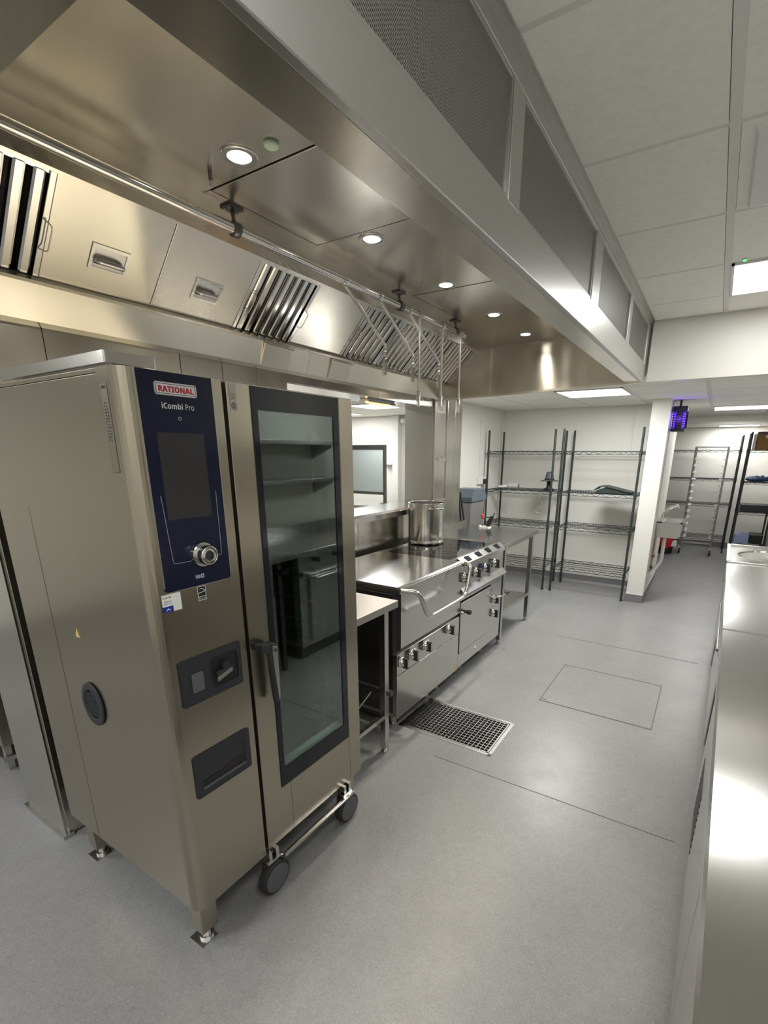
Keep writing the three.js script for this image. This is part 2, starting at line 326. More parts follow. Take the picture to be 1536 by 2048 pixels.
function lattice(z0, z1, y0, y1, x) {                      // expanded metal: two sets of slanting strands
  const out = [], pz = .0105, py = .006, s = py / pz;
  for (const sg of [1, -1]) for (let c = -Math.ceil((z1 - z0) * s / py) - 1; c <= Math.ceil((z1 - z0) * s / py) + Math.ceil((y1 - y0) / py) + 1; c++) {
    // y = y0 + c*py + sg*s*(z-z0)
    const b = y0 + c * py; let t0 = 0, t1 = z1 - z0;
    const za = (y0 - b) / (sg * s), zb = (y1 - b) / (sg * s);
    t0 = Math.max(t0, Math.min(za, zb)); t1 = Math.min(t1, Math.max(za, zb));
    if (t1 - t0 < .004) continue;
    const p = [x + sg * .0006, b + sg * s * t0, z0 + t0], q = [x + sg * .0006, b + sg * s * t1, z0 + t1];
    out.push(bar(p, q, .0016, .002));
  }
  return out;
}
for (let k = 0; k < 4; k++) {
  const z1 = posts[k][1] - .001, z0 = posts[k + 1][0] + .001;
  const f = part(hood, 'mesh_panel', [bx(.650, .672, 2.205, 2.213, z0, z1), bx(.650, .672, 2.432, 2.44, z0, z1), bx(.650, .672, 2.213, 2.432, z0, z0 + .008), bx(.650, .672, 2.213, 2.432, z1 - .008, z1)], M.hoodOut);
  const l = part(f, 'expanded_mesh', lattice(z0 + .008, z1 - .008, 2.213, 2.432, .664), M.mesh); l.userData.kind = 'stuff';
  part(f, 'filter_pad', bx(.645, .650, 2.2, 2.44, z0, z1), std(lin(.10, .098, .09), .8));
}
part(hood, 'near_end', [bx(-.94, .655, 2.092, 2.104, .27, HN), bx(-.94, .645, 2.104, HC + .03, .38, HN)], M.hood);
part(hood, 'end_cap', bx(.56, .675, 2.092, CEIL - .003, HN, HN + .008, .002), M.hoodOut);
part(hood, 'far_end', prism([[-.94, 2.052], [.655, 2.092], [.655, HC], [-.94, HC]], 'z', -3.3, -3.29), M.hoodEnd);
part(hood, 'far_end_rim', prism([[-.94, 2.045], [.655, 2.085], [.655, 2.10], [-.94, 2.06]], 'z', -3.29, -3.275), M.hood);
part(hood, 'far_end_joint', bx(-.46, -.445, 2.07, 2.41, -3.29, -3.284), M.hood);
// inner ceiling plates with real joints between them
const cz_ = [HN, -.578, -1.09, -1.86, -2.40, -3.29];
for (let k = 0; k < 5; k++) {
  const a = cz_[k] - .0015, b = cz_[k + 1] + .0015;
  if (k === 1 || k === 3) {
    part(hood, 'ceiling_plate', bx(.135, .58, HC, HC + .01, b, a), M.hood); part(hood, 'ceiling_strip', bx(-.36, -.325, HC, HC + .01, b, a), M.hood);
    part(hood, 'access_panel', bx(-.319, .129, HC - .002, HC + .008, b + .004, a - .004, .002), M.hood);
  } else part(hood, 'ceiling_plate', bx(-.36, .58, HC, HC + .01, b, a), M.hood);
}
part(hood, 'ceiling_void', bx(-.94, .6, HC + .012, HC + .03, HE, HN), M.black);
part(hood, 'rear_plate', prism([[-.358, HC], [-.358, HC + .008], [-.61, 2.428], [-.61, 2.420]], 'z', -3.29, HN), M.hood);
// sloping filter bank
const A = V(-.85, 2.175, 0), B = V(-.605, 2.418, 0), SL = A.distanceTo(B), dS = B.clone().sub(A).normalize(), nS = V(dS.y, -dS.x, 0);
const slopeM = new THREE.Matrix4().makeBasis(V(0, 0, -1), dS, nS).setPosition(A);           // local: x = away from viewer (-z), y = up the slope, z = out into the room
const onSlope = g => g.applyMatrix4(slopeM);
const sb = (z0, z1, y0, y1, n0, n1, r) => onSlope(bx(-z0, -z1, y0, y1, n0, n1, r));
part(hood, 'bank_backing', sb(HN, -3.29, -.01, SL + .01, -.07, -.065), M.black);
function baffle(z0, z1, handles) {
  const f = part(hood, 'baffle_filter', [sb(z0, z0 - .018, .0, SL, -.045, .004, .002), sb(z1 + .018, z1, 0, SL, -.045, .004, .002), sb(z0, z1, 0, .012, -.045, -.002), sb(z0, z1, SL - .012, SL, -.045, -.002)], M.polished);
  const w = z0 - z1 - .036, n = Math.round(w / .052), p = w / n;
  for (let k = 0; k < n; k++) {
    const u = -z0 + .018 + p * k;
    part(f, 'baffle', onSlope(prism([[u + p * .18, -.014], [u + p * .22, -.002], [u + p * .34, .002], [u + p * .72, .002], [u + p * .84, -.002], [u + p * .88, -.014], [u + p * .84, -.014], [u + p * .80, -.004], [u + p * .26, -.004], [u + p * .22, -.014]].map(q => [q[0], q[1]]), 'y', .012, SL - .010)), M.polished);
    part(f, 'rear_baffle', sb(-(u - p * .2), -(u + p * .2), .012, SL - .012, -.042, -.038), M.polished);
  }
  for (const h of handles) { const pts = [[h, .11, .004], [h + .02, .115, .026], [h + .02, .20, .026], [h, .205, .004]].map(q => V(...q).applyMatrix4(slopeM).toArray()); part(f, 'wire_handle', bent(pts, .0022, .012, 6), M.polished); }
}
baffle(.25, -.253, [.235]); baffle(-1.05, -1.43, [1.062, 1.405]);
for (const [a, b] of [[-1.845, -2.205], [-2.207, -2.567], [-2.569, -2.929], [-2.931, -3.285]]) baffle(a, b, [-a + .012]);
function blank(z0, z1, hz) {
  const f = part(hood, 'blanking_panel', sb(z0 - .001, z1 + .001, 0, SL, -.012, .002, .002), M.hood);
  if (hz) {
    const fr = part(f, 'recessed_handle', [sb(hz + .065, hz - .065, .175, .185, .001, .006), sb(hz + .065, hz - .065, .095, .105, .001, .006), sb(hz + .065, hz + .055, .105, .175, .001, .006), sb(hz - .055, hz - .065, .105, .175, .001, .006)], M.bright);
    const pts = [[-hz - .045, .125, .004], [-hz - .042, .135, .022], [-hz + .042, .135, .022], [-hz + .045, .125, .004]].map(q => V(...q).applyMatrix4(slopeM).toArray());
    part(f, 'grip', bent(pts, .009, .02, 8), M.polished); part(f, 'handle_cup', sb(hz + .055, hz - .055, .105, .175, .0015, .003), M.satin);
  }
}
blank(-.253, -.646, -.455); blank(-.646, -1.05, -.86); blank(-1.43, -1.843, null); 
part(hood, 'bank_head', sb(HN, -3.29, SL, SL + .012, -.012, .006), M.hood);
part(hood, 'gutter', [prism([[-.835, 2.158], [-.826, 2.166], [-.835, 2.178], [-.87, 2.182], [-.87, 2.165]], 'z', -3.29, HN)], M.hood);
part(hood, 'lower_face', [prism([[-.868, 2.166], [-.862, 2.166], [-.905, 2.055], [-.94, 2.045], [-.944, 2.05], [-.91, 2.06]], 'z', -3.29, -1.62), prism([[-.868, 2.166], [-.862, 2.166], [-.905, 2.055], [-.94, 2.045], [-.944, 2.05], [-.91, 2.06]], 'z', -1.6185, HN)], M.hood);
for (const z of [-1.27, -1.80]) { const g = part(hood, 'grease_drawer', prism([[-.855, 2.15], [-.85, 2.156], [-.862, 2.156], [-.908, 2.062], [-.898, 2.058]], 'z', z - .19, z), M.hood); part(g, 'drawer_lip', prism([[-.842, 2.146], [-.842, 2.152], [-.866, 2.157], [-.866, 2.15]], 'z', z - .195, z - .01), M.hood); }
// things in and under the canopy
const spotZ = [-.505, -1.156, -1.795, -2.435, -3.03], spotName = ['nearest round downlight in the canopy ceiling, beside a pale disc', 'second round downlight along the canopy ceiling from the oven', 'middle round downlight in the canopy ceiling', 'fourth round downlight along the canopy, beside the far access panel', 'farthest round downlight in the canopy, by its end wall'];
spotZ.forEach((z, k) => {
  const x = -.095, o = thing('recessed_downlight', spotName[k], 'downlight', [x, HC - .008, z], 'downlights in the canopy');
  part(o, 'bezel', lathe([[.034, -.002], [.05, -.004], [.054, -.001], [.054, .002], [.034, .002]], [x, HC - .001, z], 32), M.bright);
  part(o, 'lens', lathe([[0, -.003], [.03, -.003], [.035, 0], [0, 0]], [x, HC - .001, z], 24), M.lampGlow);
  const l = new THREE.SpotLight(lin(1, .93, .80), SPOT_POWER, 0, 1.3, 1, 2); l.position.set(x, HC - .012, z); l.target.position.set(x, 0, z); l.castShadow = true; l.shadow.radius = 1.5; scene.add(l, l.target);
});
single('detector_disc', 'small pale green detector disc on the canopy ceiling', 'detector', lathe([[0, -.010], [.016, -.010], [.021, -.006], [.022, 0], [0, 0]], [.028, HC, -.512], 24), std(lin(.55, .68, .55), .5));
{ const o = thing('spray_nozzle', 'tiny brass spray nozzle poking from the canopy ceiling', 'nozzle', [-.238, HC - .03, -.514]); part(o, 'stem', cy([-.238, HC, -.514], [-.238, HC - .02, -.514], .006, 10), M.darkSteel); part(o, 'tip', cy([-.238, HC - .02, -.514], [-.236, HC - .032, -.517], .004, 8, .007), M.satin); }
const rail = thing('hanging_pipe_rail', 'long steel pipe rail with hanging spray droppers under the canopy', 'pipe rail', [-.35, 1.87, -1.3]);
part(rail, 'pipe', cy([-.35, 2.362, .36], [-.35, 2.362, -2.56], .0165, 16), M.bright);
for (const z of [-.693, -1.768, -2.437]) {
  const b = part(rail, 'bracket', [bx(-.385, -.335, HC - .007, HC - .001, z - .03, z + .03), cy([-.36, HC - .004, z], [-.352, 2.375, z], .007, 10), lathe([[.0165, -.012], [.024, -.012], [.024, .012], [.0165, .012]], [0, 0, 0], 16).rotateX(Math.PI / 2).translate(-.35, 2.362, z)], M.darkSteel);
  for (const [dx, dz] of [[-.012, -.02], [.012, .02], [-.012, .02], [.012, -.02]]) part(b, 'bolt', cy([-.36 + dx, HC - .012, z + dz], [-.36 + dx, HC - .006, z + dz], .005, 6), M.bright);
}
function sprayHead(d, x, y, z) {
  part(d, 'swivel_joint', [0, 1, 2, 3].map(k => new THREE.SphereGeometry(.0085 - .0006 * k, 10, 8).translate(x, y - .012 - k * .019, z)), M.polished);
  part(d, 'valve', [cy([x, y - .07, z], [x, y - .145, z], .0085, 12), cy([x, y - .078, z], [x, y - .092, z], .011, 12)], M.bright);
  part(d, 'trigger_hook', bent([[x, y - .105, z + .006], [x + .005, y - .115, z + .035], [x + .005, y - .14, z + .03], [x, y - .147, z + .012]], .0022, .015, 6), M.polished);
}
for (const [z0, z1] of [[-1.3, -1.62], [-1.578, -1.902], [-1.866, -2.214]]) {
  const d = part(rail, 'slanting_dropper', [cy([-.35, 2.345, z0], [-.35, 2.152, z1], .009, 12), lathe([[.0165, -.014], [.022, -.014], [.022, .014], [.0165, .014]], [0, 0, 0], 16).rotateX(Math.PI / 2).translate(-.35, 2.362, z0)], M.bright);
  sprayHead(d, -.35, 2.152, z1);
}
for (const z of [-1.972, -2.246, -2.502]) {
  const d = part(rail, 'straight_dropper', [cy([-.35, 2.352, z], [-.35, 1.965, z], .0075, 12), lathe([[.0165, -.012], [.021, -.012], [.021, .012], [.0165, .012]], [0, 0, 0], 16).rotateX(Math.PI / 2).translate(-.35, 2.362, z)], M.satin);
  part(d, 'valve', [cy([-.35, 1.965, z], [-.35, 1.945, z], .011, 12), cy([-.35, 1.945, z], [-.35, 1.88, z], .008, 12), cy([-.353, 1.94, z + .02], [-.353, 1.885, z + .02], .003, 8)], M.bright);
  part(d, 'trigger_hook', bent([[-.35, 1.94, z], [-.345, 1.945, z - .02], [-.345, 1.925, z - .04], [-.345, 1.905, z - .042]], .0022, .012, 6), M.polished);
}
part(rail, 'name_plate', bx(-.338, -.334, 2.298, 2.35, -2.475, -2.285), M.satin);
// ================================================================== COMBI OVEN
const oven = thing('combi_oven', 'tall stainless steel combi oven with dark blue control panel and glass door', 'oven', [-.42, 0, -.44]);
const OT = 1.808, OB = .17, OD = -.844, OW = -.877;
{ // control column with a large rounded front corner
  const r = .035, c = []; for (let k = 0; k <= 6; k++) { const t = k / 6 * Math.PI / 2; c.push([-r + r * Math.sin(t), -r + r * Math.cos(t)]); }
  part(oven, 'control_column', prism([[-.083, 0], ...c, [0, -.290], [-.083, -.290]], 'y', OB, OT), M.oven);
  part(oven, 'side_panel', [bx(OD, -.0845, OB, OT - .012, -.29, -.0015, .002)], M.oven);
  part(oven, 'side_cap', bx(OD, -.0845, OT - .011, OT, -.29, -.0005, .002), M.oven);
  part(oven, 'top_panel', bx(OD, -.04, 1.75, OT, OW, -.29), M.ovenTop);
  part(oven, 'column_top', bx(OD + .01, -.09, OT, OT + .0005, -.289, -.01), M.ovenTop);
  part(oven, 'base_panel', bx(OD, -.04, OB + .02, .25, OW, -.29), M.oven);
  part(oven, 'rear_panel', bx(OD, -.80, .25, 1.75, OW, -.29), M.oven);
  part(oven, 'far_side_panel', bx(-.80, -.04, .25, 1.75, OW, -.855), M.oven);
  part(oven, 'cavity_wall', bx(-.80, -.04, .25, 1.75, -.335, -.29), M.satin);
  part(oven, 'door_gap', bx(-.045, -.018, OB + .01, OT - .002, -.318, -.291), M.black);
}
part(oven, 'seam', [bx(-.62, -.615, OB, 1.45, -.0016, -.0005)], M.oven);
// door with a glazed opening
const door = part(oven, 'door', [prism([[-.305, OB + .01], [OW, OB + .01], [OW, OT], [-.305, OT]], 'x', -.038, 0, [[[-.412, .478], [-.762, .478], [-.762, 1.738], [-.412, 1.738]]], .002)], M.oven);
part(door, 'glass_border', prism([[-.391, .403], [-.793, .403], [-.793, 1.804], [-.391, 1.804]], 'x', 0, .0035, [[[-.412, .478], [-.762, .478], [-.762, 1.738], [-.412, 1.738]]]), M.glassBlack);
part(door, 'outer_pane', bx(-.0005, .0008, .478, 1.738, -.762, -.412), M.pane);
part(door, 'inner_pane', bx(-.033, -.031, .478, 1.738, -.762, -.412), M.pane);
part(door, 'pane_channel', [bx(-.03, -.002, .479, .492, -.76, -.414), bx(-.026, -.018, .492, .505, -.76, -.414)], M.bright);
part(door, 'door_fold', [bx(0, .0006, OB + .01, .403, -.4385, -.4375), bx(0, .0006, OB + .01, OT, -.8, -.7992)], M.darkSteel);
// mobile rack inside the oven
const rack = part(oven, 'rack', [[-.15, -.44], [-.65, -.44], [-.15, -.80], [-.65, -.80]].map(([x, z]) => bx(x - .008, x + .008, .26, 1.68, z - .008, z + .008)), M.satin);
for (let k = 0; k < 14; k++) for (const z of [-.45, -.79]) part(rack, 'tray_rail', bx(-.66, -.14, .33 + k * .096, .336 + k * .096, z - .012, z + .012), M.satin);
part(oven, 'fan_plate', bx(-.795, -.79, .3, 1.7, -.70, -.42), M.satin);
// control panel
const ctl = part(oven, 'control_panel', [prism([[-.043, OT - .001], [-.043, 1.262], ...[0, 1, 2, 3, 4].map(k => [-.043 - .012 * (1 - Math.cos(k / 4 * Math.PI / 2)), 1.262 - .012 * Math.sin(k / 4 * Math.PI / 2)]), ...[4, 3, 2, 1, 0].map(k => [-.257 + .012 * (1 - Math.cos(k / 4 * Math.PI / 2)), 1.262 - .012 * Math.sin(k / 4 * Math.PI / 2)]), [-.257, OT - .001]], 'x', 0, .003)], M.navy);
part(ctl, 'panel_edge', [bx(0, .0035, 1.262, OT, -.0440, -.0422), bx(0, .0035, 1.262, OT, -.2578, -.256), bx(0, .0035, 1.2485, 1.2502, -.245, -.055)], M.satin);
part(ctl, 'display', prism(rr(-.079, -.214, 1.442, 1.663, .002), 'x', .003, .0037), M.screen);
const knobLine = (pts) => bent(pts.map(([z, y]) => [.0034, y, z]), .0006, .008, 5);
part(ctl, 'guide_line', [knobLine([[-.067, 1.506], [-.078, 1.325], [-.13, 1.324]]), knobLine([[-.234, 1.51], [-.232, 1.326], [-.2, 1.327]])], std(lin(.45, .5, .62), .4));
{ const k = part(ctl, 'dial', [cy([.003, 1.338, -.165], [.014, 1.338, -.165], .036, 36, .034), lathe([[.023, 0], [.028, .0], [.0275, .026], [.0235, .03], [.023, .026]], [0, 0, 0], 36).rotateZ(-Math.PI / 2).translate(.014, 1.338, -.165)], M.bright);
  part(k, 'dial_grip', cy([.014, 1.338, -.165], [.034, 1.338, -.165], .0245, 32), M.black);
  part(k, 'dial_ring', lathe([[.0125, 0], [.0225, 0], [.0215, .006], [.0135, .006]], [0, 0, 0], 32).rotateZ(-Math.PI / 2).translate(.034, 1.338, -.165), M.polished);
  part(k, 'dial_cap', cy([.034, 1.338, -.165], [.037, 1.338, -.165], .0135, 24), M.darkPlastic); }
{ const lg = part(ctl, 'maker_plate', prism(rr(-.087, -.206, 1.752, 1.783, .005), 'x', .003, .0042), M.bright);
  part(lg, 'maker_print', decal('x', .0046, -.0885, -.2045, 1.7535, 1.7815), print(512, 128, (c, w, h) => {
    c.fillStyle = '#20263c'; c.fillRect(0, 0, w, h); c.strokeStyle = '#e9e9ea'; c.lineWidth = 8; c.beginPath(); c.roundRect(5, 5, w - 10, h - 10, 20); c.stroke();
    c.fillStyle = '#dcdcde'; c.beginPath(); c.roundRect(18, 16, w - 36, h - 32, 10); c.fill(); c.fillStyle = '#b01226'; c.font = 'bold 84px sans-serif'; c.textAlign = 'center'; c.textBaseline = 'middle'; c.strokeStyle = '#b01226'; c.lineWidth = 5; c.save(); c.translate(w / 2, h / 2 + 4); const tw = c.measureText('RATIONAL').width; c.scale(440 / tw, 1); c.fillText('RATIONAL', 0, 0); c.strokeText('RATIONAL', 0, 0); c.restore(); }, .3), null, true); }
part(ctl, 'model_print', decal('x', .0034, -.099, -.197, 1.713, 1.741), print(512, 146, (c, w, h) => { c.fillStyle = '#d8dade'; c.textBaseline = 'middle'; c.font = 'bold 96px sans-serif'; const a = c.measureText('iCombi').width; c.font = '96px sans-serif'; const b = c.measureText(' Pro').width, s = 490 / (a + b); c.save(); c.translate(10, h / 2); c.scale(s, s * 1.05); c.font = 'bold 96px sans-serif'; c.fillText('iCombi', 0, 0); c.font = '96px sans-serif'; c.fillText(' Pro', a, 0); c.restore(); }, .3, 0, true), null, true);
part(ctl, 'power_mark', decal('x', .0034, -.142, -.155, 1.692, 1.705), print(64, 64, (c) => { c.strokeStyle = '#c8ccd4'; c.lineWidth = 5; c.beginPath(); c.arc(32, 34, 20, -1.1, Math.PI + 1.1); c.stroke(); c.beginPath(); c.moveTo(32, 8); c.lineTo(32, 32); c.stroke(); }, .3, 0, true), null, true);
part(ctl, 'small_badge', decal('x', .0034, -.137, -.167, 1.268, 1.284), print(128, 68, (c) => { c.fillStyle = '#b9bec8'; for (let k = 0; k < 7; k++) c.fillRect(6 + k * 10, 12, 6, 44); c.fillRect(82, 10, 40, 48); c.clearRect(98, 20, 8, 28); c.clearRect(90, 30, 24, 8); }, .3, 0, true), null, true);
part(oven, 'energy_sticker', decal('x', .0008, -.140, -.167, 1.204, 1.246), print(128, 192, (c, w, h) => { c.fillStyle = '#d9d8d2'; c.fillRect(0, 0, w, h); c.fillStyle = '#17181a'; c.fillRect(8, 8, w - 16, 126); c.strokeStyle = '#e6e6e2'; c.lineWidth = 7; c.beginPath(); c.arc(54, 96, 62, -1.9, -.25); c.stroke(); c.beginPath(); c.moveTo(16, 96); c.quadraticCurveTo(44, 68, 56, 92); c.quadraticCurveTo(70, 64, 92, 82); c.lineTo(114, 60); c.stroke(); c.fillStyle = '#17181a'; c.fillRect(8, 142, w - 16, 40); c.fillStyle = '#e6e6e2'; c.font = 'bold 17px sans-serif'; c.textAlign = 'center'; c.fillText('ENERGY STAR', w / 2, 169, w - 22); }), 'small black and white emblem sticker', true);
part(oven, 'scan_sticker', decal('x', .0008, -.031, -.087, 1.196, 1.246), print(256, 228, (c, w, h) => { c.fillStyle = '#e9e9e6'; c.fillRect(0, 0, w, h); c.fillStyle = '#1a1c22'; c.font = 'bold 32px sans-serif'; c.fillText('SCAN ME', 10, 50, 118); c.font = 'bold 24px sans-serif'; c.fillText('Register', 26, 96); c.fillText('your unit', 22, 124); c.fillStyle = '#1c2f8a'; c.fillRect(0, 150, 140, 78); c.strokeStyle = '#fff'; c.lineWidth = 9; c.beginPath(); c.moveTo(46, 206); c.lineTo(72, 180); c.lineTo(98, 206); c.stroke(); }), 'white sticker with a blue corner', true);
part(door, 'type_sticker', decal('x', .0008, -.315, -.339, 1.728, 1.804), print(128, 384, (c, w, h) => { c.fillStyle = '#b9b7ae'; c.fillRect(0, 0, w, h); c.fillStyle = '#5d5b56'; for (let k = 0; k < 6; k++) c.fillRect(14, 140 + k * 16, 60 + (k * 37) % 40, 6); c.fillStyle = '#3d3b4a'; c.beginPath(); c.arc(64, 310, 50, 0, 7); c.fill(); c.strokeStyle = '#c9c6bc'; c.lineWidth = 8; c.beginPath(); c.arc(64, 310, 34, 0, 7); c.stroke(); c.beginPath(); c.moveTo(50, 300); c.lineTo(64, 322); c.lineTo(80, 292); c.stroke(); }), 'grey label with a round emblem', true);
part(oven, 'rating_plate', decal('z', .0006, -.076, -.045, 1.565, 1.772), print(128, 768, (c, w, h) => { c.fillStyle = '#7d7768'; c.fillRect(0, 0, w, h); c.strokeStyle = '#4b463c'; c.lineWidth = 4; c.strokeRect(4, 4, w - 8, h - 8); c.fillStyle = '#2c2922'; c.fillRect(22, 20, 84, 26); const r = rng(4); for (let k = 0; k < 26; k++) { const y = 160 + Math.floor(k / 2) * 26; c.fillRect(30 + (k % 2) * 40, y, 14 + r() * 20, 8 + r() * 12); } }, .4, .5), 'printed rating plate', true);
part(oven, 'warning_triangle', prism([[-.466, 1.043], [-.438, 1.043], [-.452, 1.073]], 'z', -.001, .0004), std(lin(.55, .42, .16), .5), 'small yellow warning triangle');
{ const v = part(oven, 'side_vent', lathe([[.052, 0], [.078, 0], [.076, .006], [.056, .008], [.052, .004]], [0, 0, 0], 40).rotateX(Math.PI / 2).scale(.86, 1, 1).translate(-.434, .808, 0), M.darkPlastic);
  part(v, 'vent_back', cy([-.434, .808, -.004], [-.434, .808, .0015], .045, 30), M.black);
  for (let k = 0; k < 9; k++) { const dy = -.04 + k * .01, w = Math.sqrt(.052 ** 2 - dy ** 2) * .86; part(v, 'vent_slat', bx(-.434 - w, -.434 + w, .808 + dy - .002, .808 + dy + .002, .0015, .005), M.darkPlastic); } }
{ const h = part(oven, 'hose_recess', prism(rr(-.049, -.264, .897, 1.043, .008), 'x', 0, .004, [rr(-.15, -.25, .922, 1.02, .012)]), M.darkPlastic);
  part(h, 'recess_cup', [bx(.0006, .0012, .92, 1.02, -.252, -.148)], M.black);
  part(h, 'push_lid', prism(rr(-.083, -.122, .934, .995, .006), 'x', .004, .0075, [], .001), M.greyPlastic);
  part(h, 'hose_head', [bx(.001, .016, .955, .975, -.225, -.165, .003), cy([.002, .985, -.2], [.014, .985, -.2], .014, 16)], M.darkPlastic);
  part(h, 'hose_trigger', prism([[-.16, .945], [-.215, .962], [-.215, .975], [-.16, .96]], 'x', .012, .022, [], .002), M.satin); }
{ const h = part(oven, 'care_drawer', prism(rr(-.053, -.265, .58, .729, .008), 'x', 0, .004, [rr(-.075, -.242, .605, .70, .004)]), M.darkPlastic);
  part(h, 'drawer_front', bx(.0004, .002, .635, .70, -.242, -.075), M.darkPlastic); part(h, 'drawer_pull', prism([[-.075, .605], [-.242, .605], [-.242, .642], [-.16, .642], [-.15, .632], [-.075, .632]], 'x', .0004, .003), M.black); part(h, 'drawer_lip', bx(.002, .006, .605, .612, -.242, -.075), M.greyPlastic); }
{ const h = part(door, 'handle', [prism([[-.318, 1.012], [-.36, 1.012], [-.384, .996], [-.384, .96], [-.382, .80], [-.374, .784], [-.362, .786], [-.352, .90], [-.350, .955], [-.345, .975], [-.318, .985]], 'x', .022, .045, [], .005), bx(0, .028, .985, 1.008, -.345, -.32, .004)], M.darkPlastic);
  part(h, 'handle_inlay', prism([[-.360, 1.0], [-.378, .992], [-.379, .90], [-.377, .80], [-.371, .796], [-.362, .90], [-.358, .97]], 'x', .045, .0475, [], .001), M.satin); part(h, 'lock', cy([.047, .982, -.368], [.050, .982, -.368], .0065, 16), M.darkSteel); }
for (const [x, z] of [[-.05, -.05], [-.73, -.045], [-.05, -.82], [-.73, -.82]]) {
  const l = part(oven, 'leg', [prism([[x - .03, OB + .02], [x + .03, OB + .02], [x + .026, .045], [x - .022, .045]], 'z', z - .03, z + .03)], M.oven);
  part(l, 'foot', [cy([x, .045, z], [x, .014, z], .014, 12), cy([x, .014, z], [x, 0, z], .024, 16), bx(x - .04, x + .03, 0, .004, z - .02, z + .04)], M.satin);
}
part(oven, 'underside', bx(OD + .02, -.06, OB + .001, OB + .02, OW + .02, -.03), M.darkSteel);
{ const t = part(oven, 'rack_trolley', [bent([[-.6, .135, -.35], [.03, .135, -.335], [.035, .135, -.79], [-.6, .135, -.80]], .006, .05, 8), bx(.022, .036, .128, .142, -.78, -.35)], M.bright);
  for (const z of [-.308, -.748]) {
    part(t, 'latch', [bx(-.01, .02, .14, .185, z - .028, z - .012), bx(-.01, .02, .14, .185, z + .006, z + .02), bx(.0, .024, .14, .15, z - .03, z + .03)], M.polished);
    const c = part(t, 'caster', cy([-.006, .067, z], [.034, .067, z], .054, 36), M.greyPlastic);
    part(c, 'tyre', lathe([[.052, -.017], [.062, -.017], [.066, -.012], [.066, .012], [.062, .017], [.052, .017]], [0, 0, 0], 36).rotateZ(Math.PI / 2).translate(.014, .067, z), M.rubber);
    part(c, 'fork', [bx(-.02, .01, .09, .128, z - .03, z + .03, .004), cy([0, .12, z], [0, .13, z], .02, 16)], M.darkSteel);
  } }
single('oven_top_tray', 'thin stainless tray lying on top of the combi oven', 'tray', [prism(rr(-.65, -.065, -.145, -.015, .004), 'y', 1.82, 1.847), bx(-.60, -.10, 1.8085, 1.821, -.13, -.05)], M.steel);
// ================================================================== NEAR PREP TABLE (between oven and bratt pan)
{ const o = thing('prep_table', 'narrow stainless table squeezed between the oven and the bratt pan', 'table', [-.45, 0, -1.15]);
  part(o, 'table_top', [bx(-.85, -.09, .842, .88, -1.345, -.885, .003)], M.tableTop);
  for (const [x, z] of [[-.135, -1.275], [-.80, -1.275], [-.135, -.93], [-.80, -.93]]) { const l = part(o, 'leg', bx(x - .018, x + .018, .03, .842, z - .018, z + .018, .003), M.steel); part(l, 'foot', [cy([x, .03, z], [x, .008, z], .013, 12), cy([x, .008, z], [x, 0, z], .022, 16)], M.satin); }
  part(o, 'cross_rail', bx(-.80, -.10, .345, .372, -1.31, -1.285), M.darkSteel);
  part(o, 'brace', cy([-.30, .17, -1.12], [-.22, .35, -1.27], .004, 8), M.bright);
  part(o, 'lower_rail', bar([-.16, .20, -1.26], [-.16, .20, -.93], .025), M.steel);
}
{ const o = thing('drain_pipe', 'short grey waste pipe end low under the narrow table', 'pipe', [-.28, 0, -1.12]); part(o, 'pipe', cy([-.28, .06, -.95], [-.28, .06, -1.17], .022, 16), M.greyPlastic); part(o, 'end_cap', cy([-.28, .06, -1.17], [-.28, .06, -1.19], .027, 16), M.satin); part(o, 'support', bx(-.29, -.27, 0, .045, -1.06, -1.04), M.darkSteel); }
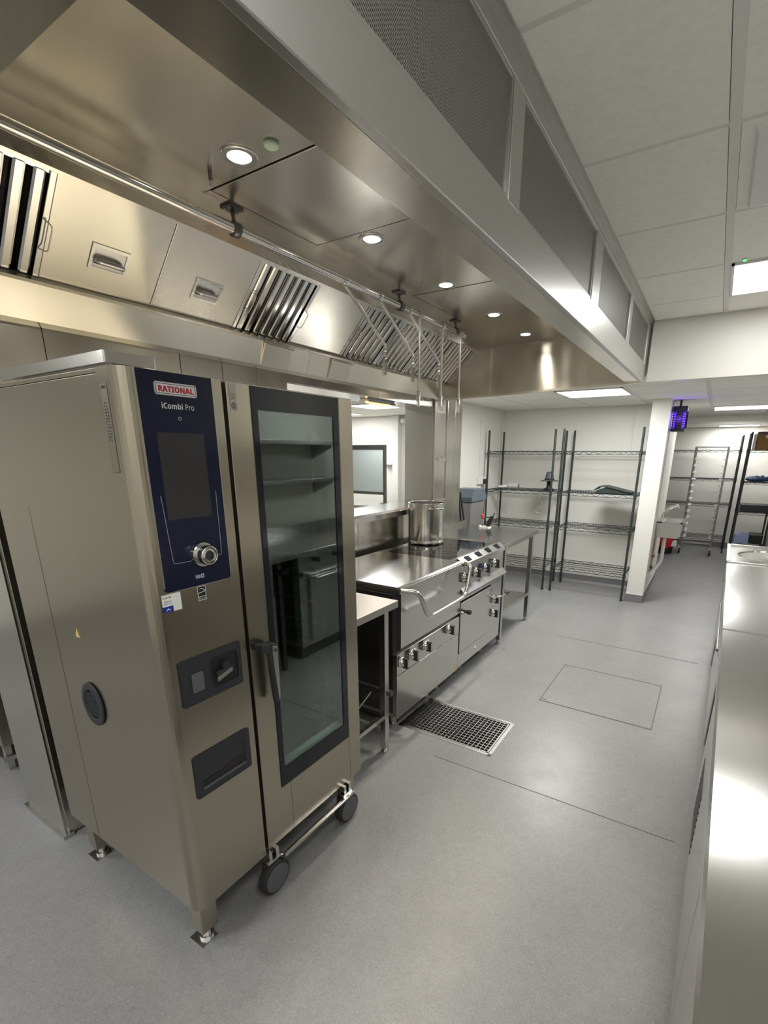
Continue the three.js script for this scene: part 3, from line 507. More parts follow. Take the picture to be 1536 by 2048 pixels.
// ================================================================== BRATT PAN
function knob(parent, x, y, z, big = 1) {
  const k = part(parent, 'knob', [lathe([[0, 0], [.036, 0], [.036, .004], [.031, .009], [.026, .010], [.025, .026], [0, .027]].map(p => [p[0] * big, p[1]]), [0, 0, 0], 24).rotateZ(-Math.PI / 2).translate(x, y, z)], M.bright);
  part(k, 'knob_grip', prism(rr(z - .013 * big, z + .013 * big, y - .036 * big, y + .036 * big, .011 * big), 'x', x + .012, x + .046, [], .003), M.darkPlastic);
  part(k, 'knob_face', bx(x + .0455, x + .0475, y - .026 * big, y + .026 * big, z - .006, z + .006, .0008), M.satin);
}
{ const o = thing('bratt_pan', 'stainless bratt pan with closed flat lid and looping front handle bar', 'bratt pan', [-.5, 0, -1.87]);
  const fx = -.175, z0 = -1.465, z1 = -2.28;
  part(o, 'body', bx(-.86, fx - .012, .10, .50, z1, z0), M.steel);
  part(o, 'lower_panel', bx(fx - .012, fx, .095, .372, z1 + .002, z0, .002), M.steel);
  part(o, 'control_strip', bx(fx - .012, fx, .375, .505, z1 + .002, z0 - .0, .002), M.steel);
  part(o, 'pan', prism([[-.86, .50], [fx - .025, .50], [fx, .53], [fx, .862], [-.86, .862]], 'z', z1, z0 - .04), M.steel);
  part(o, 'shaded_hinge_column', bx(-.80, fx - .03, .12, .86, z0 - .04, z0 - .0), M.black);  // black stands in for the deep shade in the gap beside the pan
  const lid = part(o, 'lid', [prism([[-.86, .864], [fx + .004, .864], [fx + .006, .89], [fx - .01, .902], [-.86, .902]], 'z', z1 - .003, z0 - .02)], M.bright);
  part(lid, 'lid_edge', [bx(-.86, fx + .004, .866, .898, z0 - .0205, z0 - .0185), bx(fx + .0055, fx + .0075, .866, .888, z1, z0 - .02)], M.steel);
  part(lid, 'front_lip', [cy([fx - .002, .893, z1 - .003], [fx - .002, .893, z0 - .02], .009, 14)], M.polished);
  part(lid, 'handle_bar', bent([[fx - .01, .882, z0 - .035], [-.085, .876, z0 - .085], [-.08, .695, z0 - .185], [-.08, .703, z1 + .11], [-.085, .895, z1 + .05], [-.14, .897, z1 + .02]], .0135, .075, 14), M.bright);
  part(o, 'pan_groove', bx(fx - .001, fx + .0015, .853, .857, -2.06, -1.76), M.polished);
  for (const [z, y] of [[-1.512, .445], [-1.625, .452], [-1.79, .452], [-2.11, .462]]) knob(o, fx, y, z, .9);
  for (const z of [-1.665, -1.83]) part(o, 'pilot_lamp', cy([fx, .472, z], [fx + .006, .472, z], .007, 12), M.whitePlastic);
  part(o, 'warning_label', prism([[-2.20, .105], [-2.235, .105], [-2.2175, .145]], 'x', fx, fx + .001), M.yellow, 'yellow warning triangle');
  part(o, 'kick_plate', bx(-.84, fx - .06, .06, .10, z1 + .02, z0 - .02), M.darkSteel);
  for (const [x, z] of [[-.26, -1.55], [-.26, -1.96], [-.26, -2.1], [-.78, -1.55], [-.78, -2.2]]) part(o, 'foot', [cy([x, .10, z], [x, .01, z], .022, 14), cy([x, .01, z], [x, 0, z], .03, 16)], M.satin);
}
// ================================================================== INDUCTION RANGE
{ const o = thing('induction_range', 'stainless induction range with black glass hob and oven below', 'cooker', [-.5, 0, -2.69]);
  const fx = -.18, z0 = -2.286, z1 = -3.095;
  part(o, 'body', [bx(-.86, fx - .012, .10, .875, z1, z0)], M.steel);
  part(o, 'hob_surround', [bx(-.86, -.80, .875, .90, z1, z0 - .002), bx(-.27, -.235, .875, .90, z1, z0 - .002), bx(-.80, -.27, .875, .90, z1, z1 + .03)], M.steel);
  const hb = part(o, 'glass_hob', bx(-.80, -.27, .875, .9005, z1 + .03, z0 - .003), M.hob);
  const ring = (x, z, r) => lathe([[r - .0012, 0], [r + .0012, 0], [r + .0012, .0004], [r - .0012, .0004]], [x, .9005, z], 40);
  for (const [x, z] of [[-.42, -2.5], [-.42, -2.88], [-.67, -2.5], [-.67, -2.88]]) { part(hb, 'zone_ring', ring(x, z, .105), M.zone); part(hb, 'zone_cross', [bx(x - .02, x + .02, .9004, .9008, z - .001, z + .001), bx(x - .001, x + .001, .9004, .9008, z - .02, z + .02)], M.zone); }
  const cap = part(o, 'display_rail', prism([[-.235, .90], [-.222, .912], [fx + .012, .876], [fx + .014, .852], [-.235, .852]], 'z', z1 - .01, z0 - .028), M.bright);
  for (let k = 0; k < 4; k++) { const z = -2.39 - k * .185; part(cap, 'display_window', prism([[-.214, .9105], [-.176, .8806], [-.1755, .8815], [-.2135, .9115]].map(q => [q[0], q[1] - .0005]), 'z', z - .075, z), M.glassBlack); }
  part(cap, 'rail_end', bx(-.24, fx + .018, .85, .90, z1 - .018, z1 - .01), M.bright);
  part(o, 'knob_panel', bx(fx - .012, fx, .705, .855, z1 + .002, z0 - .002, .002), M.steel);
  for (const z of [-2.34, -2.535, -2.71, -2.9]) knob(o, fx, .775, z, 1);
  part(o, 'blue_button', [cy([fx, .80, -2.63], [fx + .018, .80, -2.63], .02, 18)], std(lin(.02, .03, .12), .4), 'dark blue push button');
  part(o, 'deflector', [prism([[fx - .012, .70], [fx, .705], [fx + .04, .668], [fx + .04, .66], [fx - .012, .664]], 'z', -2.66, z0 - .004), prism([[fx - .012, .70], [fx, .705], [fx + .04, .668], [fx + .04, .66], [fx - .012, .664]], 'z', z1 + .002, -2.664)], M.steel);
  part(o, 'vent_strip', bx(fx - .012, fx - .002, .61, .662, z1 + .002, z0 - .004), M.steel);
  for (let k = 0; k < 26; k++) { const z = -2.30 - k * .0295; if (Math.abs(z + 2.665) > .015) part(o, 'vent_slot', bx(fx - .002, fx - .001, .626, .652, z - .011, z + .008), M.black); }
  const d = part(o, 'oven_door', bx(fx - .004, fx + .008, .215, .598, -2.85, -2.293, .004), M.steel);
  part(o, 'door_shadow_gap', [bx(fx - .011, fx - .008, .20, .606, -2.86, -2.29)], M.black);
  part(o, 'front_frame', [bx(fx - .012, fx, .10, .207, z1 + .002, z0 - .004), bx(fx - .012, fx, .207, .605, z1 + .002, -2.858)], M.steel);
  part(d, 'door_knob', [cy([fx + .008, .52, -2.36], [fx + .04, .52, -2.36], .012, 12), cy([fx + .03, .52, -2.36], [fx + .055, .52, -2.36], .017, 16)], M.black);
  part(d, 'hinge_pin', bx(fx, fx + .02, .515, .53, -2.325, -2.295, .003), M.bright);
  part(o, 'door_lever', bent([[fx + .005, .50, -2.875], [fx + .06, .50, -2.90], [fx + .075, .505, -3.02]], .008, .03, 10), M.polished); part(o, 'lever_grip', cy([fx + .074, .505, -3.01], [fx + .078, .507, -3.06], .012, 12), M.black);
  for (const y of [.465, .345]) knob(o, fx, y, -2.935, .9); part(o, 'pilot_lamp', cy([fx, .405, -2.935], [fx + .006, .405, -2.935], .008, 12), M.whitePlastic);
  for (const z of [-2.50, -2.9]) for (const x of [-.27, -.78]) part(o, 'foot', [cy([x, .10, z], [x, .01, z], .022, 14), cy([x, .01, z], [x, 0, z], .03, 16)], M.satin);
  part(o, 'maker_badge', bx(fx, fx + .002, .14, .16, -2.62, -2.585), M.polished);
}
{ const c = [-.745, .901, -2.79], o = thing('stock_pot', 'large open stainless stock pot standing on the glass hob', 'pot', c);
  part(o, 'pot_body', lathe([[0, .004], [.135, .004], [.142, 0], [.148, .006], [.149, .02], [.145, .03], [.147, .04], [.147, .325], [.152, .33], [.150, .334], [.143, .328], [.143, .03], [.13, .012], [0, .01]], c, 48), M.bright);
  for (const t of [.55, .55 + Math.PI]) { const dx = Math.cos(t), dz = Math.sin(t), tx = -dz, tz = dx; const p = (a, b, h) => [c[0] + dx * (.147 + a) + tx * b, c[1] + h, c[2] + dz * (.147 + a) + tz * b]; part(o, 'pot_handle', bent([p(-.004, .06, .285), p(.02, .058, .29), p(.045, .04, .296), p(.045, -.04, .296), p(.02, -.058, .29), p(-.004, -.06, .285)], .0065, .025, 10), M.polished); }
}
// ================================================================== FAR PREP TABLE
{ const o = thing('prep_table', 'stainless prep table with undershelf standing beyond the induction range', 'table', [-.55, 0, -3.55]);
  part(o, 'table_top', [bx(-.94, -.163, .866, .90, -3.995, -3.115, .003), bx(-.94, -.93, .90, .945, -3.995, -3.115, .002)], M.counter);
  part(o, 'apron', bx(-.90, -.20, .835, .866, -3.96, -3.15), M.counter);
  for (const [x, z] of [[-.195, -3.145], [-.195, -3.88], [-.88, -3.145], [-.88, -3.88]]) { const l = part(o, 'leg', bx(x - .019, x + .019, .035, .866, z - .019, z + .019, .003), M.steel); part(l, 'foot', [cy([x, .035, z], [x, .008, z], .014, 12), cy([x, .008, z], [x, 0, z], .022, 16)], M.satin); }
  part(o, 'undershelf', bx(-.88, -.195, .25, .285, -3.88, -3.145, .003), M.counter);
}
{ const b = [-.66, .90, -4.0 + .14], o = thing('bench_can_opener', 'small black tool with a red knob clamped on the far table', 'can opener', b);
  part(o, 'base', [bx(-.70, -.62, .90, .912, -3.9, -3.82, .003), bx(-.735, -.715, .90, .918, -3.88, -3.85, .004)], M.whitePlastic);
  part(o, 'body', prism([[-.66, .912], [-.62, .912], [-.60, .96], [-.585, 1.01], [-.61, 1.02], [-.645, .97]], 'z', -3.875, -3.85, [], .003), M.black);
  part(o, 'crank', bent([[-.60, 1.0, -3.86], [-.64, 1.008, -3.855], [-.69, .99, -3.85]], .007, .02, 8), M.greenDark); part(o, 'red_knob', [cy([-.70, .985, -3.85], [-.70, 1.01, -3.85], .012, 14), new THREE.SphereGeometry(.017, 14, 10).translate(-.70, 1.018, -3.85)], M.red);
  part(o, 'lever', bar([-.60, 1.0, -3.86], [-.575, 1.05, -3.86], .01), M.bright); }
{ const c = part; const o = thing('wall_hook', 'small chrome hook on the steel pilaster above the pot', 'hook', [WX + .03, 1.54, -3.352]); c(o, 'plate', bx(WX + .018, WX + .022, 1.535, 1.60, -3.372, -3.34, .001), M.polished); c(o, 'hook_arm', bent([[WX + .022, 1.58, -3.356], [WX + .05, 1.575, -3.36], [WX + .055, 1.55, -3.37], [WX + .06, 1.56, -3.385]], .005, .012, 8), M.polished); }
{ const o = thing('letter_sign', 'small white sign with a black letter A on the steel pilaster', 'sign', [WX + .03, 1.955, -3.36]); part(o, 'plate', bx(WX + .018, WX + .021, 1.95, 2.03, -3.45, -3.275, .001), M.bright); part(o, 'letter', decal('x', WX + .0215, -3.29, -3.44, 1.955, 2.025), print(256, 120, (c, w, h) => { c.fillStyle = '#d9d7c4'; c.fillRect(0, 0, w, h); c.fillStyle = '#26241f'; c.font = 'bold 92px sans-serif'; c.textAlign = 'center'; c.textBaseline = 'middle'; c.fillText('A', w * .55, h / 2); }), null, true); }
// heat lamp above the hatch
{ const z0 = -2.70, z1 = -2.40, x = -1.05, o = thing('heat_lamp', 'glowing orange heat lamp under the head of the serving hatch', 'heat lamp', [x, 1.95, (z0 + z1) / 2]);
  part(o, 'reflector', prism([[x - .05, 1.97], [x - .03, 1.996], [x + .03, 1.996], [x + .05, 1.97], [x + .046, 1.97], [x + .028, 1.992], [x - .028, 1.992], [x - .046, 1.97]], 'z', z0 - .03, z1 + .03), M.satin);
  part(o, 'glow_tube', cy([x, 1.974, z0], [x, 1.974, z1], .007, 12), M.orangeGlow);
  const l = new THREE.RectAreaLight(lin(1, .40, .08), 45, .03, z1 - z0); l.position.set(x, 1.962, (z0 + z1) / 2); l.rotation.x = -Math.PI / 2; scene.add(l); }
// ================================================================== OTHER SIDE OF THE HATCH
{ const o = thing('serving_screen', 'grey panel with dark frame standing on the counter beyond the hatch', 'screen', [-2.64, .98, -4.62]);
  part(o, 'frame', [bx(-2.92, -2.385, 1.66, 1.715, -4.64, -4.59, .003), bx(-2.41, -2.385, .985, 1.66, -4.64, -4.59, .003), bx(-2.92, -2.41, 1.09, 1.125, -4.64, -4.59)], M.darkSteel);
  part(o, 'panel', bx(-2.92, -2.412, 1.125, 1.66, -4.605, -4.598), std(lin(.42, .47, .46), .35)); part(o, 'foot_plate', bx(-2.44, -2.36, .978, .985, -4.67, -4.56), M.darkSteel); }
{ const o = thing('hatch_counter', 'pale stainless counter beyond the serving hatch', 'counter', [-2.7, 0, -4.6]);
  part(o, 'worktop', [bx(-3.4, -2.30, .94, .977, -4.95, -4.3, .004), bx(-3.4, -2.05, .90, .935, -5.3, -4.95, .004)], M.counter); part(o, 'cabinet', [bx(-3.4, -2.33, 0, .94, -4.93, -4.32), bx(-3.4, -2.08, 0, .90, -5.28, -4.95)], M.darkSteel); }
{ const o = thing('white_pillar', 'white boxed pillar against the wall beyond the hatch', 'pillar', [-2.89, 0, ZB + .05]); part(o, 'casing', bx(-2.945, -2.845, 0, 2.145, ZB, ZB + .1, .003), M.white); part(o, 'skirting', bx(-2.95, -2.84, 0, .1, ZB, ZB + .104), M.cove); }
{ const o = thing('wall_box', 'small white box on the wall beyond the hatch', 'wall box', [-3.03, 1.43, ZB + .05]); part(o, 'casing', bx(-3.13, -2.955, 1.44, 1.50, ZB, ZB + .09, .004), M.whitePlastic); part(o, 'cover', bx(-3.125, -2.96, 1.445, 1.495, ZB + .09, ZB + .095, .002), M.whitePlastic); part(o, 'duct', bx(-2.99, -2.965, 1.2, 1.44, ZB, ZB + .03), M.greyPlastic); }
{ const o = thing('wall_lamp', 'small white round wall lamp beside the hatch pillar', 'wall lamp', [-2.80, 2.03, ZB + .06]); part(o, 'globe', new THREE.SphereGeometry(.04, 18, 12).translate(-2.79, 2.07, ZB + .05), M.whitePlastic); part(o, 'base', cy([-2.79, 2.07, ZB], [-2.79, 2.07, ZB + .03], .03, 16), M.whitePlastic); }
{ const o = thing('steel_oven', 'steel oven standing behind the partition wall, only its corner in view', 'oven', [-2.0, 0, -.4]); part(o, 'casing', bx(-2.5, -1.70, .14, 1.8, -.9, -.06, .004), M.oven); part(o, 'base_rail', bx(-2.5, -1.69, .06, .085, -.9, -.05), M.satin); for (const [x, z] of [[-1.72, -.08], [-1.72, -.86], [-2.46, -.08], [-2.46, -.86]]) part(o, 'leg', [bx(x - .015, x + .015, .0, .14, z - .015, z + .015)], M.satin); }
// ================================================================== WIRE SHELVING
function wireDeck(x0, x1, y, z0, z1) {                      // z0 back, z1 front
  const o = [], w = .0028;
  for (const z of [z0, z1]) { o.push(bar([x0, y, z], [x1, y, z], w * 2), bar([x0, y - .032, z], [x1, y - .032, z], w * 2)); const n = Math.round((x1 - x0) / .055); for (let k = 0; k < n; k++) { const a = x0 + (x1 - x0) * k / n, b = x0 + (x1 - x0) * (k + 1) / n; o.push(bar([a, y - (k % 2) * .032, z], [b, y - ((k + 1) % 2) * .032, z], w * 1.5)); } }
  for (const x of [x0, x1]) { o.push(bar([x, y, z0], [x, y, z1], w * 2), bar([x, y - .032, z0], [x, y - .032, z1], w * 2)); const n = Math.round((z1 - z0) / .055); for (let k = 0; k < n; k++) { const a = z0 + (z1 - z0) * k / n, b = z0 + (z1 - z0) * (k + 1) / n; o.push(bar([x, y - (k % 2) * .032, a], [x, y - ((k + 1) % 2) * .032, b], w * 1.5)); } }
  for (let x = x0 + .03; x < x1 - .01; x += .03) o.push(bar([x, y + w, z0], [x, y + w, z1], w));
  for (const t of [.25, .5, .75]) o.push(bar([x0, y - w, z0 + (z1 - z0) * t], [x1, y - w, z0 + (z1 - z0) * t], w * 2));
  return o;
}
function shelving(x0, x1, z0, z1, decks, top, label) {
  const o = thing('wire_shelving', label, 'shelving', [(x0 + x1) / 2, 0, (z0 + z1) / 2], 'dark wire shelving units');
  for (const [x, z] of [[x0, z0], [x1, z0], [x0, z1], [x1, z1]]) { const p = part(o, 'post', [cy([x, .015, z], [x, top, z], .0127, 14), new THREE.SphereGeometry(.0127, 12, 6).translate(x, top, z)], M.epoxy); part(p, 'levelling_foot', cy([x, 0, z], [x, .02, z], .015, 12), M.rubber); for (const y of decks) part(p, 'collar', cy([x, y - .04, z], [x, y + .012, z], .0175, 14, .0155), M.epoxy); }
  for (const y of decks) part(o, 'wire_deck', wireDeck(x0 + .012, x1 - .012, y, z0 + .012, z1 - .012), M.epoxy);
  return o;
}
shelving(-1.19, -.391, -5.60, -5.11, [1.637, 1.183, .778, .292], 1.87, 'dark green wire shelving unit in the corner, holding a grey funnel');
shelving(-.297, .513, -5.60, -5.11, [1.637, 1.183, .785, .303], 1.87, 'dark green wire shelving unit next to the white nib wall, holding a binder');
shelving(.42, 1.50, -9.50, -9.02, [1.678, 1.215, .80, .24], 1.90, 'dark wire shelving along the far store wall behind the tray trolley');
const shR = shelving(1.585, 2.0, -9.0, -8.5, [1.672, 1.20, .745, .26], 1.92, 'dark wire shelving on the right of the store room, holding a cardboard box');
{ const y = 1.187, o = thing('stick_blender', 'grey and white stick blender lying on the corner shelf', 'blender', [-.98, y, -5.3]); part(o, 'motor_body', cy([-.985, y + .034, -5.30], [-.86, y + .036, -5.32], .032, 16, .034), std(lin(.45, .43, .40), .5)); part(o, 'shaft', cy([-1.1, y + .022, -5.28], [-.985, y + .03, -5.30], .013, 12, .018), M.whitePlastic); part(o, 'end_cap', cy([-.86, y + .036, -5.32], [-.848, y + .036, -5.322], .030, 16, .024), M.greyPlastic); }
let funnel; { const y = 1.187, o = funnel = thing('grey_funnel', 'grey flanged funnel with a trailing flex on the corner shelf', 'funnel', [-.50, y, -5.33]); part(o, 'cone', lathe([[0, .12], [.062, .118], [.05, .15], [.044, .19], [.036, .215], [0, .218]], [-.48, y, -5.33], 24), M.greyPlastic); part(o, 'flange', lathe([[.02, .112], [.105, .108], [.105, .116], [.06, .122]], [-.48, y, -5.33], 28), M.greyPlastic); part(o, 'stem', lathe([[0, 0], [.062, 0], [.06, .018], [.028, .03], [.026, .115], [0, .118]], [-.48, y, -5.33], 20), M.black); }
part(funnel, 'flex', bent([[-.56, 1.16, -5.2], [-.55, 1.10, -5.2], [-.505, 1.04, -5.2], [-.54, .985, -5.2], [-.585, .955, -5.2], [-.57, .925, -5.2], [-.51, .925, -5.2]], .004, .04, 8), std(lin(.36, .32, .27), .6), 'thin beige flex hanging below the shelf');
{ const y = 1.19, o = thing('ring_binder', 'dark green binder lying open at an angle on the shelf', 'binder', [.28, y, -5.27]); part(o, 'cover', prism([[.08, y + .03], [.13, y + .065], [.19, y + .068], [.46, y + .012], [.46, y + .018], [.19, y + .078], [.125, y + .075], [.075, y + .036]], 'z', -5.42, -5.155), M.binder); part(o, 'pages', prism([[.09, y + .0], [.10, y + .03], [.18, y + .06], [.45, y + .01], [.45, y + .0]], 'z', -5.41, -5.165), M.binder); part(o, 'back_cover', bx(.08, .47, y - .002, y + .003, -5.42, -5.16), M.black); }
// corner by the white wall
{ const o = thing('waste_bin', 'tall grey waste bin with a dark slate lid in the corner', 'bin', [-1.07, 0, -4.5]); part(o, 'body', bx(-1.22, -1.0, .02, 1.10, -4.60, -4.24, .02), M.binBody); part(o, 'lid', prism([[-4.62, 1.10], [-4.62, 1.15], [-4.54, 1.235], [-4.30, 1.235], [-4.22, 1.15], [-4.22, 1.10]], 'x', -1.235, -.985, [], .006), M.binLid); part(o, 'base', bx(-1.21, -1.01, 0, .03, -4.59, -4.25), M.rubber); }
for (const k of [0, 1]) { const o = thing('broom', k ? 'dark long handled brush leaning beside the waste bin, the right one of two' : 'dark long handled brush leaning beside the waste bin, the left one of two', 'brush', [-.95 + .07 * k, 0, -4.1]); part(o, 'handle', cy([-.96 + .10 * k, .06, -4.12], [-1.09 + .03 * k, 1.24 - .02 * k, -4.09 + .02 * k], .011, 12), M.black); part(o, 'brush_head', bx(-1.0 + .11 * k, -.90 + .11 * k, .0, .07, -4.16, -4.09, .01), M.rubber); }
{ const o = thing('cable_trunking', 'white cable trunking running down the corner wall to a socket', 'trunking', [-1.24, 1.34, -4.98]); part(o, 'cover', bx(-1.25, -1.232, 1.345, 1.99, -4.995, -4.965, .003), M.white); for (const y of [1.56, 1.97]) part(o, 'clip', bx(-1.25, -1.228, y, y + .012, -5.003, -4.957), M.white); }
{ const o = thing('wall_socket', 'white double wall socket with a black plug in the corner', 'socket', [-1.24, 1.24, -5.0]); part(o, 'box', bx(-1.25, -1.215, 1.25, 1.34, -5.09, -4.92, .004), M.whitePlastic); part(o, 'plug', bx(-1.216, -1.175, 1.25, 1.31, -5.085, -5.035, .006), M.black, 'black plug'); part(o, 'flex', bent([[-1.19, 1.255, -5.06], [-1.19, 1.1, -5.06], [-1.20, .5, -5.05], [-1.2, .3, -5.04]], .005, .05, 6), M.black, 'black lead'); }
// ================================================================== NIB WALL: INSECT KILLER, BASIN, PIPES
{ const o = thing('insect_killer', 'black insect killer with glowing violet tubes on the nib wall', 'insect killer', [.80, 1.82, -5.4]); const z0 = -5.50, z1 = -5.32;
  part(o, 'casing', [bx(.735, .865, 1.84, 1.87, z0, z1, .004), bx(.735, .865, 2.03, 2.085, z0, z1, .004), bx(.768, .832, 1.87, 2.03, z1 - .03, z1 - .005), bx(.73, .75, 1.86, 2.05, z0, z0 + .02), bx(.85, .87, 1.86, 2.05, z0, z0 + .02)], M.black);
  part(o, 'hanger', [bx(.785, .805, 2.085, 2.15, z1 - .05, z1 - .03), bx(.72, .80, 2.05, 2.065, z0 + .05, z0 + .07)], M.black);
  for (const x of [.755, .84]) part(o, 'violet_tube', cy([x, 1.87, -5.40], [x, 2.03, -5.40], .010, 12), M.uvGlow);
  for (let k = 0; k < 7; k++) { const y = 1.88 + k * .023; part(o, 'guard_wire', [cy([.735, y, z1], [.865, y, z1], .0045, 6)], M.black); }
  const l = new THREE.PointLight(lin(.25, .08, 1), .07); l.position.set(.80, 1.96, -5.30); l.castShadow = true; l.shadow.radius = 2; scene.add(l); }
{ const o = thing('hand_basin', 'wall hung stainless hand wash basin with chrome tap', 'basin', [.85, .69, -5.8]);
  part(o, 'bowl_shell', prism([[.725, .69], [.95, .69], [.975, .72], [.98, .855], [.725, .855]], 'z', -6.05, -5.58), M.counter); part(o, 'rim', [bx(.72, .99, .853, .872, -5.60, -5.57, .004), bx(.72, .99, .853, .872, -6.06, -6.03, .004), bx(.955, .99, .853, .872, -6.06, -5.57, .004), bx(.72, .78, .853, .872, -6.06, -5.57, .004)], M.bright); part(o, 'bowl', bx(.78, .955, .856, .860, -6.03, -5.60), M.satin);
  const t = part(o, 'tap', [bent([[.75, .87, -5.80], [.75, .93, -5.80], [.80, 1.0, -5.80], [.89, 1.045, -5.80], [.905, 1.02, -5.80]], .013, .03, 10)], M.polished); part(t, 'tap_lever', [cy([.75, .87, -5.72], [.76, .95, -5.72], .012, 12), bar([.755, .95, -5.72], [.82, .985, -5.71], .012)], M.bright); }
{ const o = thing('waste_pipe', 'white plastic waste pipe under the hand basin', 'pipe', [.80, .22, -5.6]); part(o, 'pipe', bent([[.82, .665, -5.68], [.82, .40, -5.64], [.75, .30, -5.36]], .02, .05, 12), M.whitePlastic); part(o, 'elbow_cap', cy([.748, .295, -5.35], [.742, .288, -5.32], .03, 18), M.whitePlastic); }
{ const o = thing('wall_pipework', 'tangle of small pipes and valves low on the nib wall', 'pipes', [.735, .2, -5.6]); for (const z of [-5.50, -5.56]) part(o, 'copper_pipe', bent([[.735, .68, z], [.735, .45, z], [.737, .3, z + .03]], .008, .03, 8), std(lin(.45, .30, .22), .35, 1)); for (const [y, z] of [[.48, -5.5], [.36, -5.45], [.30, -5.42]]) part(o, 'valve', [cy([.725, y, z], [.755, y, z], .012, 10), bx(.75, .758, y - .02, y + .02, z - .006, z + .006)], M.darkSteel); }
// ================================================================== STORE ROOM
{ const x0 = .885, x1 = 1.325, z0 = -9.0, z1 = -8.64, o = thing('tray_trolley', 'tall open tray trolley with paired runners and casters in the store', 'trolley', [1.1, 0, -8.8]);
  for (const [x, z] of [[x0, z0], [x1, z0], [x0, z1], [x1, z1]]) { part(o, 'upright', bx(x - .013, x + .013, .13, 1.72, z - .013, z + .013), M.trolley); const c = part(o, 'caster', [bx(x - .018, x + .018, .085, .13, z - .018, z + .018), bx(x - .022, x - .016, .04, .1, z - .012, z + .012), bx(x + .016, x + .022, .04, .1, z - .012, z + .012)], M.satin); part(c, 'wheel', cy([x - .013, .048, z], [x + .013, .048, z], .048, 20), M.rubber); }
  part(o, 'top_frame', [bx(x0, x1, 1.705, 1.73, z1 - .012, z1 + .012), bx(x0, x1, 1.705, 1.73, z0 - .012, z0 + .012), bx(x0 - .012, x0 + .012, 1.705, 1.73, z0, z1), bx(x1 - .012, x1 + .012, 1.705, 1.73, z0, z1)], M.satin);
  part(o, 'base_frame', [bx(x0, x1, .13, .155, z0 - .012, z0 + .012), bx(x0 - .012, x0 + .012, .13, .155, z0, z1), bx(x1 - .012, x1 + .012, .13, .155, z0, z1)], M.satin);
  for (let k = 0; k < 13; k++) { const y = .28 + k * .104; for (const [x, s] of [[x0, 1], [x1, -1]]) part(o, 'tray_runner', [bx(x, x + s * .055, y, y + .008, z0, z1 + .016), bx(x, x + s * .012, y, y + .022, z0, z1)], M.whitePlastic); } }  // metal runners; the white stands in for ceiling light reflected off them
{ const o = thing('cardboard_box', 'brown cardboard box on the top shelf of the store', 'box', [1.83, 1.675, -8.75]); part(o, 'box_body', bx(1.66, 2.01, 1.677, 1.93, -8.95, -8.55), M.card); part(o, 'tape', bx(1.66, 2.01, 1.9, 1.934, -8.80, -8.548), std(lin(.10, .01, .02), .5), 'dark red band'); part(o, 'oval_mark', prism(circ(1.80, 1.865, .05).map(([a, b]) => [a, 1.865 + (b - 1.865) * .6]), 'z', -8.55, -8.548), M.white); }
single('white_sheet', 'white plastic sheet standing beside the cardboard box', 'sheet', bx(1.615, 1.650, 1.678, 1.90, -8.9, -8.56, .004), M.white);
{ const g = new THREE.SphereGeometry(1, 26, 16); const p = g.attributes.position; for (let i = 0; i < p.count; i++) { const x = p.getX(i), y = p.getY(i), z = p.getZ(i), s = 1 + .22 * Math.sin(9 * x + 2) * Math.cos(7 * z) + .15 * Math.sin(14 * x + 5 * y); p.setXYZ(i, 1.78 + x * .17, 1.207 + Math.max(0, (y * .55 + .5)) * .075 * s, -8.72 + z * .16); } g.computeVertexNormals(); single('folded_cloth', 'folded dark blue cloth lying on a store shelf', 'cloth', g, M.blueDark); }
single('dark_crate', 'dark crate sitting on the store shelf below the blue cloth', 'crate', [bx(1.62, 1.98, .75, .86, -8.95, -8.55, .006)], M.darkPlastic);
single('lilac_box', 'small lilac box on the lowest store shelf', 'box', bx(1.615, 1.80, .266, .40, -8.80, -8.53, .004), M.blueLight);
single('black_crate', 'black crate beside the lilac box on the lowest store shelf', 'crate', bx(1.815, 1.98, .266, .40, -8.95, -8.55, .006), M.black);
{ const o = thing('red_bucket', 'red bucket with a grey rim on the floor behind the basin', 'bucket', [.66, 0, -8.55]); part(o, 'bucket_body', lathe([[0, .005], [.10, .005], [.13, .16], [.14, .27], [.128, .27], [.118, .16], [.09, .02], [0, .02]], [.66, 0, -8.55], 24), M.red); part(o, 'base_ring', lathe([[.09, 0], [.125, 0], [.132, .10], [.12, .10]], [.66, 0, -8.55], 24), M.black); part(o, 'wringer', bx(.70, .84, .12, .22, -8.6, -8.48, .02), M.whitePlastic); }
{ const o = thing('leaning_board', 'tall dull red board with a yellow end standing behind the nib wall', 'board', [.58, 0, -7.8]); part(o, 'board', bx(.515, .60, .0, 1.62, -7.82, -7.79), M.redDull); part(o, 'yellow_end', bx(.525, .59, 1.62, 1.87, -7.822, -7.788), M.yellow, 'yellow end'); }
